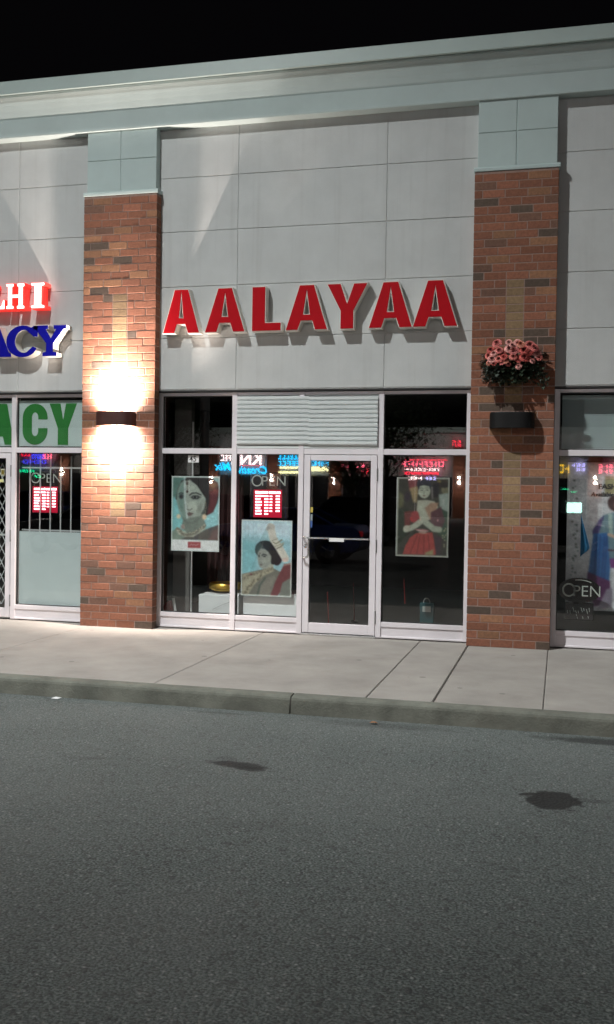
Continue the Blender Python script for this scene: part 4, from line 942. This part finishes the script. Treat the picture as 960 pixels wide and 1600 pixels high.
# ================================================================== PARKING LOT (seen mirrored in the shop glass)
def light_pole(x, y, label, arm, h=11.4):
    t = thing('light_pole', label, 'light pole', (x, y, -.15), 'parking lot light poles')
    mb = MB(); mb.lathe([(.0, -.15), (.3, -.15), (.3, .6), (.27, .65), (0, .65)], x, y, 20); mb.build('footing', M['curb'], t)
    mb = MB(); mb.tube([(x, y, .65), (x, y, h*.5), (x, y, h)], [.1, .085, .065], 14); mb.build('post', M['grey_metal'], t)
    ax, ay = arm
    mb = MB(); mb.tube([(x, y, h-.12), (x+ax*.75, y+ay*.75, h-.05)], .035, 8); mb.build('arm', M['grey_metal'], t)
    hx, hy = x+ax, y+ay
    mb = MB(); mb.box(hx-.28, hx+.28, hy-.28, hy+.28, h-.1, h+.08, b=.04); o = mb.build('lamp_head', M['grey_metal'], t)
    mb = MB(); mb.box(hx-.22, hx+.22, hy-.22, hy+.22, h-.12, h-.1005); mb.build('lens', M['pole_lens'], o)
    return t, (hx, hy, h-.4)
M['pole_lens'] = emat('pole_lamp_lens', (.95, 1, .92), 30)
lp, kp = light_pole(-2.2, -6.95, 'tall parking lot light pole nearest the shops, its lamp reaching out over the lane', (1.15, .25))
photometric(lamp('pole_lamp', 'POINT', kp, KEY['power'], KEY['color'], .13, parent=lp), KEY['curve'])
for i, ((p, e, c), lab) in enumerate(zip(FILLS, ('added fill light on a lot pole far to the right across the lane', 'added fill light on a lot pole far to the left beyond the parked cars', 'added fill light on a lot pole in front of the opposite shops'))):
    lp, q = light_pole(p[0], p[1], lab, (0, .9), p[2]+.4)
    if i == 1: lamp('pole_lamp', 'SPOT', q, 9000, c, .25, target=(-6, -19, 0), angle=60, blend=.8, parent=lp)  # added to brighten the parked cars mirrored in the glass
    elif i == 2: lamp('pole_lamp', 'SPOT', q, e, c, .25, target=(q[0]-2, -64, 1), angle=120, blend=.6, parent=lp)  # added to brighten the opposite facade mirrored in the glass
    else: lamp('pole_lamp', 'POINT', q, e, c, .25, parent=lp)  # added as frontal fill on the shop facade

# opposite plaza
OY = -64
OP = thing('opposite_plaza', 'dark strip plaza across the parking lot, seen mirrored in the shop glass', 'building', (-15, OY, -.15))
mb = MB(); mb.box(-60, 26, OY-12, OY, -.15, 6.3); mb.build('facade', M['stucco'], OP)
mb = MB(); mb.box(-60.3, 26.3, OY-12.3, OY+.35, 6.302, 6.7); mb.build('parapet', M['cornice'], OP)
px_ = [-49.2, -43.4, -35.5, -28, -22.4, -17.37, -12.34, -2.75, 2.2, 7.04, 14, 20]
for x in px_:
    mb = MB(); mb.box(x-.5, x+.5, OY+.001, OY+.25, -.15, 5.2, b=.01); mb.build('brick_pier', M['pier'] if 'pier' in M else M.setdefault('pier', mat('pier_brick', srgb((130, 80, 60)), .9, var=.3, scale=8)), OP)
M['dark_glass'] = mat('dark_shopfront', (.012, .013, .015), .15, var=.3)
M['dim_glass'] = emat('dim_shopfront', (.8, .75, .6), .05, (.02, .02, .02))
for i, (a, b) in enumerate(zip(px_[:-1], px_[1:])):
    f = MB(); f.box(a+.52, b-.52, OY+.002, OY+.05, -.1, 2.95); o = f.build('shopfront', M['dim_glass'] if i % 3 == 1 else M['dark_glass'], OP)
    f = MB()
    for k in range(4): x = a+.55+(b-a-1.1)*k/3; f.box(x-.03, x+.03, OY+.052, OY+.09, -.1, 2.95)
    f.build('mullions', M['alu'], o)
def far_sconce(x, z, e, label):
    t = thing('wall_sconce', label, 'wall light', (x, OY+.25, z), 'lit sconces on the opposite plaza')
    mb = MB(); n = [(x+.25*math.cos(R(a)), OY+.26+.22*math.sin(R(a))) for a in range(0, 181, 15)]
    mb.extr(n, 'z', z-.02, z+.09); mb.build('shade', M['brown_metal'], t)
    mb = MB(); mb.lathe([(0, z+.091), (.12, z+.092), (.1, z+.1), (0, z+.102)], x, OY+.36, 8); mb.lathe([(0, z-.021), (.12, z-.022), (.1, z-.03), (0, z-.032)], x, OY+.36, 8); mb.build('bulb', M['far_bulb'], t)
    lamp('sconce_lamp', 'POINT', (x, OY+.62, z+.24), e*.9, warm, .07, parent=t); lamp('sconce_lamp', 'POINT', (x, OY+.62, z-.18), e*1.1, warm, .09, parent=t)
M['far_bulb'] = emat('far_sconce_bulb', (1, .85, .7), 90)
for x, z, e, lab in ((-35.5, 3.0, 160, 'lit sconce on the opposite plaza, mirrored in the barred pharmacy window'), (-22.4, 2.5, 70, 'lit sconce on the opposite plaza, mirrored beside the close-up poster'), (-17.37, 2.73, 160, 'lit sconce on the opposite plaza, mirrored over the OPEN sign letters'),
                     (-12.34, 2.6, 150, 'lit sconce on the opposite plaza, mirrored in the door glass'), (-2.75, 2.7, 170, 'lit sconce on the opposite plaza, mirrored right of the dancer poster'), (7.04, 2.82, 200, 'lit sconce on the opposite plaza, mirrored over the white banner')): far_sconce(x, z, e, lab)
NE = {'red': emat('neon_red', (1, .02, .06), 9), 'white': emat('neon_white', (1, .75, .75), 16), 'cyan': emat('neon_cyan', (0, .5, 1), 14), 'blue': emat('neon_blue', (.06, .07, 1), 8), 'yellow': emat('neon_yellow', (1, .92, .45), 12),
      'pink': emat('neon_pink', (1, .12, .2), 14), 'green': emat('neon_green', (0, 1, .4), 8), 'amber': emat('neon_amber', (1, .6, .02), 7), 'lilac': emat('neon_lilac', (.5, .45, 1), 12), 'mint': emat('neon_mint', (.55, 1, .85), 14)}
def neon(label, items, x, z):
    """items: (kind, arg, x0, z0, h, colour). The facade faces +Y so reading order runs towards -X."""
    t = thing('neon_sign', label, 'neon sign', (x, OY+.1, z), 'neon signs on the opposite plaza')
    for kind, arg, x0, z0, h, c in items:
        mb = MB()
        if kind == 'text':
            V = flat_text(arg, h, bold=.02, shear=.25 if c in ('cyan', 'blue') else 0, squash=1.0)
            wv = max(v[0] for v in V[0]); kx = 1.
            put_flat(mb, V, x0, z0, OY+.36, .06, flip=True)
        elif kind == 'bar': mb.box(x0-arg, x0, OY+.3, OY+.36, z0, z0+h, b=.02)
        elif kind == 'marks':
            rg = random.Random(int(abs(x0)*10)); xx = x0
            while xx > x0-arg:
                w_ = rg.uniform(.16, .3)
                ty = rg.randrange(4)
                mb.box(xx-.07, xx, OY+.3, OY+.36, z0, z0+h)
                if ty != 0: mb.box(xx-w_, xx-.071, OY+.3, OY+.36, z0+h*.8, z0+h)
                if ty > 1: mb.box(xx-w_, xx-.071, OY+.3, OY+.36, z0, z0+h*.18)
                if ty != 3: mb.box(xx-w_, xx-.071, OY+.3, OY+.36, z0+h*.42, z0+h*.58)
                xx -= w_+.1
        elif kind == 'tri':
            for k in range(arg): mb.extr([(x0-.55*k, z0), (x0-.55*k-.42, z0), (x0-.55*k-.21, z0+h)], 'y', OY+.3, OY+.36)
        mb.build('neon_'+('letters' if kind != 'bar' else 'bar'), NE[c], t)
neon('red KNL letters over blue slanted script, mirrored above the OPEN sign', [('text', 'KNL', -18.3, 3.75, .95, 'white'), ('bar', 2.2, -18.2, 3.66, .05, 'red'), ('text', 'Creativ', -17.85, 3.05, .62, 'cyan'), ('text', 'Mix', -20.85, 3.3, .62, 'cyan'), ('marks', .9, -20.85, 4.05, .5, 'white')], -19.5, 3)
neon('cyan two-line sign above pale yellow bars, mirrored left of the door', [('marks', 2.3, -14.7, 4.2, .5, 'cyan'), ('marks', 2.3, -14.6, 3.7, .38, 'cyan'), ('bar', 2.2, -14.6, 3.47, .17, 'yellow'), ('bar', 2.4, -14.5, 3.1, .17, 'yellow')], -16, 3)
neon('short cyan letters above one pale yellow bar, mirrored at the top of the door glass', [('marks', 1.75, -12.85, 3.72, .42, 'cyan'), ('bar', 1.8, -12.85, 3.3, .36, 'yellow')], -13.5, 3)
neon('row of small red pointed letters, mirrored at the top right of the door glass', [('tri', 4, -9.9, 3.62, .28, 'pink'), ('marks', .45, -9.7, 3.12, .4, 'red')], -10.7, 3)
neon('dense red sign over white and blue lines, mirrored above the dancer poster', [('marks', 3.0, -3.95, 3.7, .42, 'pink'), ('bar', 3.3, -3.7, 4.2, .07, 'red'), ('marks', 2.4, -4.3, 3.4, .2, 'white'), ('bar', 2.6, -4.3, 3.12, .2, 'red'), ('marks', 1.0, -5.6, 2.72, .25, 'white'), ('marks', .8, -4.55, 2.72, .25, 'lilac')], -5.5, 3)
neon('small red square sign high on the opposite wall, mirrored in the right transom', [('marks', .62, -2.7, 5.25, .2, 'red'), ('marks', .62, -2.7, 5.5, .22, 'red')], -3, 5)
neon('blue script with red ends, mirrored at the top of the barred pharmacy window', [('marks', .9, -38.6, 4.3, .4, 'red'), ('marks', .9, -36.6, 4.1, .5, 'pink'), ('text', 'mm', -37.2, 4.1, .4, 'blue'), ('marks', 2.3, -37.1, 3.7, .3, 'blue')], -38, 3)
neon('small green sign low on the opposite wall, mirrored beside the pharmacy OPEN sign', [('marks', 1.6, -38.2, 2.95, .22, 'green'), ('marks', .6, -37.6, 2.5, .22, 'green')], -39, 2.5)
neon('amber outlined sign, mirrored at the top left of the banner window', [('marks', .7, 5.2, 3.35, .62, 'amber')], 5, 3.3)
neon('pale violet two-line sign, mirrored at the top of the banner window', [('marks', .8, 6.3, 3.8, .26, 'lilac'), ('marks', .6, 6.3, 3.5, .22, 'lilac')], 6, 3.4)
neon('pink two-line sign, mirrored at the top right of the banner window', [('marks', 1.3, 8.6, 3.72, .28, 'pink'), ('marks', 1.4, 8.6, 3.35, .28, 'pink')], 8, 3.3)
neon('bright mint lit box, mirrored in the banner window', [('bar', 1.05, 6.15, .45, .75, 'mint'), ('bar', .5, 5.2, 2.15, .05, 'green'), ('bar', .4, 5.75, 1.95, .05, 'green')], 5.6, .4)

# parked cars: side profile lofted across the width, cabin, glass, wheels, lamps
M['tyre'] = mat('tyre', (.015, .015, .015), .8); M['rim'] = mat('alloy', (.45, .45, .46), .3, metal=.9)
M['car_glass'] = mat('car_glass', (.01, .01, .012), .05, var=0)
M['head'] = mat('headlamp', (.6, .6, .62), .1, metal=.5); M['tail'] = emat('tail_lamp', (1, .03, .05), .5, (.5, .01, .02))
def car(label, x, y, rot, paint, suv=False, group='cars parked in the lot'):
    t = thing('parked_car', label, 'car', (0, 0, 0), group)
    k = 1.18 if suv else 1.
    side = [(-2.25, .35), (-2.3, .6), (-2.2, .85), (-1.6, .95), (-.95, 1.0), (1.35, 1.02), (2.1, .98), (2.28, .8), (2.28, .45), (2.1, .3), (-2.1, .3)] if not suv else [(-2.3, .4), (-2.36, .7), (-2.3, 1.0), (-1.9, 1.1), (-1.1, 1.14), (1.6, 1.16), (2.25, 1.12), (2.35, .9), (2.35, .5), (2.2, .36), (-2.2, .36)]
    m = MB(); secs = [(-.9, .93), (-.86, .99), (-.7, 1.02), (0, 1.035), (.7, 1.02), (.86, .99), (.9, .93)]
    n = len(side); vs = []
    for yy, s in secs:
        for px, pz in side: vs.append((px*(1 if abs(yy) < .87 else .985), yy, .3+(pz-.3)*s))
    fs = [(i*n+j, i*n+(j+1) % n, (i+1)*n+(j+1) % n, (i+1)*n+j) for i in range(len(secs)-1) for j in range(n)]+[tuple(range(n)), tuple(range((len(secs)-1)*n, len(secs)*n))]
    m.add(vs, fs, None, False)
    for sx in (-1.42, 1.42):     # wheel arch lips
        for sy in (-1, 1): m.tube([(sx+.37*math.cos(R(a)), sy*.9, .33+.37*math.sin(R(a))) for a in range(-10, 191, 15)], .025, 6)
    o = m.build('body', paint, t); bv = o.modifiers.new('b', 'BEVEL'); bv.width = .05; bv.segments = 3; bv.limit_method = 'ANGLE'
    zt = 1.42 if not suv else 1.72; zb_ = 1.0 if not suv else 1.13
    gx = (-1.0, -.35, .75, 1.55) if not suv else (-1.2, -.6, 1.6, 2.1)
    g = MB(); g.add([(gx[0], -.84, zb_), (gx[3], -.84, zb_), (gx[3], .84, zb_), (gx[0], .84, zb_), (gx[1], -.64, zt-.04), (gx[2], -.64, zt-.04), (gx[2], .64, zt-.04), (gx[1], .64, zt-.04)], [(0, 3, 2, 1), (4, 5, 6, 7), (0, 1, 5, 4), (1, 2, 6, 5), (2, 3, 7, 6), (3, 0, 4, 7)])
    g.build('windows', M['car_glass'], t)
    g = MB(); g.box(gx[1]-.05, gx[2]+.05, -.67, .67, zt-.045, zt, b=.02)
    for sy in (-1, 1):
        g.tube([(gx[0], sy*.845, zb_), (gx[1], sy*.655, zt-.02)], .03, 6); g.tube([(gx[3], sy*.845, zb_), (gx[2], sy*.655, zt-.02)], .045, 6); g.tube([((gx[0]+gx[3])/2, sy*.848, zb_), ((gx[1]+gx[2])/2, sy*.655, zt-.02)], .028, 6)
    g.build('roof', paint, t)
    for sx in (-1.42, 1.42):
        for sy in (-1, 1):
            wv = MB(); yy = sy*.83
            prof = [(.2, -.1), (.31, -.1), (.33, -.07), (.33, .07), (.31, .1), (.2, .1)]
            vs = []; N = 24
            for r_, dy in prof:
                for j in range(N): a = 2*math.pi*j/N; vs.append((sx+r_*math.cos(a), yy+dy, .33+r_*math.sin(a)))
            wv.add(vs, [(i*N+j, i*N+(j+1) % N, (i+1)*N+(j+1) % N, (i+1)*N+j) for i in range(5) for j in range(N)], None, True)
            wo = wv.build('wheel', M['tyre'], t)
            rv = MB()
            for q in range(5):
                a = 2*math.pi*q/5; rv.tube([(sx, yy+sy*.07, .33), (sx+.2*math.cos(a), yy+sy*.06, .33+.2*math.sin(a))], .028, 6)
            rv.tube([(sx, yy+sy*.03, .33), (sx, yy+sy*.085, .33)], .05, 12); rv.tube([(sx, yy-.04, .33), (sx, yy+.04, .33)], .19, 20); rv.build('rim', M['rim'], wo)
    for sy in (-1, 1):
        h = MB(); h.box(-2.3-(.04 if suv else 0), -2.2, sy*.7-.16, sy*.7+.16, .66*k, .78*k, b=.02); h.build('headlight', M['head'], t)
        h = MB(); h.box(2.22, 2.3+(.06 if suv else 0), sy*.72-.14, sy*.72+.14, .72*k, .86*k, b=.02); h.build('taillight', M['tail'], t)
        h = MB(); h.box(gx[0]+.12, gx[0]+.3, sy*.98-.09, sy*.98+.09, zb_, zb_+.13, b=.03); h.build('wing_mirror', paint, t)
    h = MB(); h.box(-2.37, -2.27, -.45, .45, .5, .64, b=.02); h.build('grille', M['black_metal'], t)
    t.location = (x, y, -.15); t.rotation_euler = (0, 0, R(rot)); return t
paints = {n: mat('car_paint_'+n, c, .3, metal=.6, var=.03) for n, c in (('navy', (.03, .07, .3)), ('black', (.02, .025, .05)), ('silver', (.35, .36, .37)), ('maroon', (.12, .01, .015)))}
car('dark blue sedan parked side-on behind the camera, mirrored in the lower door glass', -2.6, -14.4, 0, paints['navy'])
car('silver sedan parked in line to the left of the dark blue one', -8.2, -14.6, 2, paints['silver'])
car('black sport utility vehicle parked in the farther row, mirrored in the door glass', -2.7, -24, 4, paints['black'], True)
car('dark red sport utility vehicle in the farther row, left of the black one', -8.6, -24.5, -3, paints['maroon'], True)
car('dark blue sport utility vehicle in the farther row, mirrored in the pharmacy window', -16.5, -25, 2, paints['navy'], True)
car('black sedan parked alone at the right end of the near row', 4.2, -21.5, 178, paints['black'])

# lot trees: trunk, limbs, crown of many leaf faces
def tree(label, x, y, h, rad, seed):
    rg = random.Random(seed); t = thing('lot_tree', label, 'tree', (x, y, -.15), 'trees in the parking lot islands')
    tr = MB(); tr.tube([(x, y, -.15), (x+.05, y, h*.25), (x-.04, y+.03, h*.45), (x, y, h*.8)], [.13, .1, .08, .03], 10)
    tips = []
    for i in range(13):
        a = rg.uniform(0, 6.28); z0 = h*rg.uniform(.3, .6); q = rg.uniform(.55, 1)*rad; z1 = z0+rg.uniform(.2, .55)*h*.6
        mid = (x+q*.45*math.cos(a), y+q*.45*math.sin(a), (z0+z1)/2+.1); e = (x+q*math.cos(a), y+q*math.sin(a), z1)
        tr.tube([(x, y, z0), mid, e], [.05, .03, .012], 6); tips += [mid, e]
    tips += [(x, y, h*.8), (x+.2, y, h*.9)]
    tr.build('trunk', M['bark'], t)
    lf = MB()
    for c in tips:
        for k in range(120):
            g = Vector((rg.gauss(0, .33*rad*.8), rg.gauss(0, .33*rad*.8), rg.gauss(0, .26*rad*.8)))
            p = Vector(c)+g; d = Vector((rg.uniform(-1, 1), rg.uniform(-1, 1), rg.uniform(-1, .6))).normalized(); s_ = d.cross(Vector((rg.uniform(-1, 1), rg.uniform(-1, 1), 1))).normalized(); L = rg.uniform(.09, .17)
            lf.add([p-s_*L*.35, p+d*L*.5, p+s_*L*.35, p-d*L*.5], [(0, 1, 2, 3)])
    lf.build('crown', M['leaf'], t, recalc=False)
tree('leafy tree on an island across the lot, mirrored in the right transom', -3.0, -33, 7.2, 2.1, 1)
tree('smaller leafy tree on an island, mirrored in the left transom', -13.0, -32, 7.4, 1.8, 2)
tree('low leafy tree right behind the dark parked cars, mirrored in the door glass', -5.2, -36, 5.0, 1.5, 3)

# litter in the gutter
mb = MB(); mb.add([(.32, -3.53, -.146), (.4, -3.55, -.143), (.41, -3.5, -.138), (.35, -3.48, -.144), (.36, -3.52, -.13)], [(0, 1, 4), (1, 2, 4), (2, 3, 4), (3, 0, 4), (0, 3, 2, 1)])
tag(mb.build('paper_scrap', M['white_trim']), 'tiny crumpled white paper scrap in the gutter at the left', 'litter')
M['dry_leaf'] = mat('dry_leaf', (.3, .13, .05), .8)
mb = MB(); leaf(mb, Vector((3.2, -3.6, -.14)), Vector((1, .2, .1)), .07, .05)
tag(mb.build('dry_leaf', M['dry_leaf']), 'small orange-brown dry leaf on the asphalt just off the kerb', 'leaf')
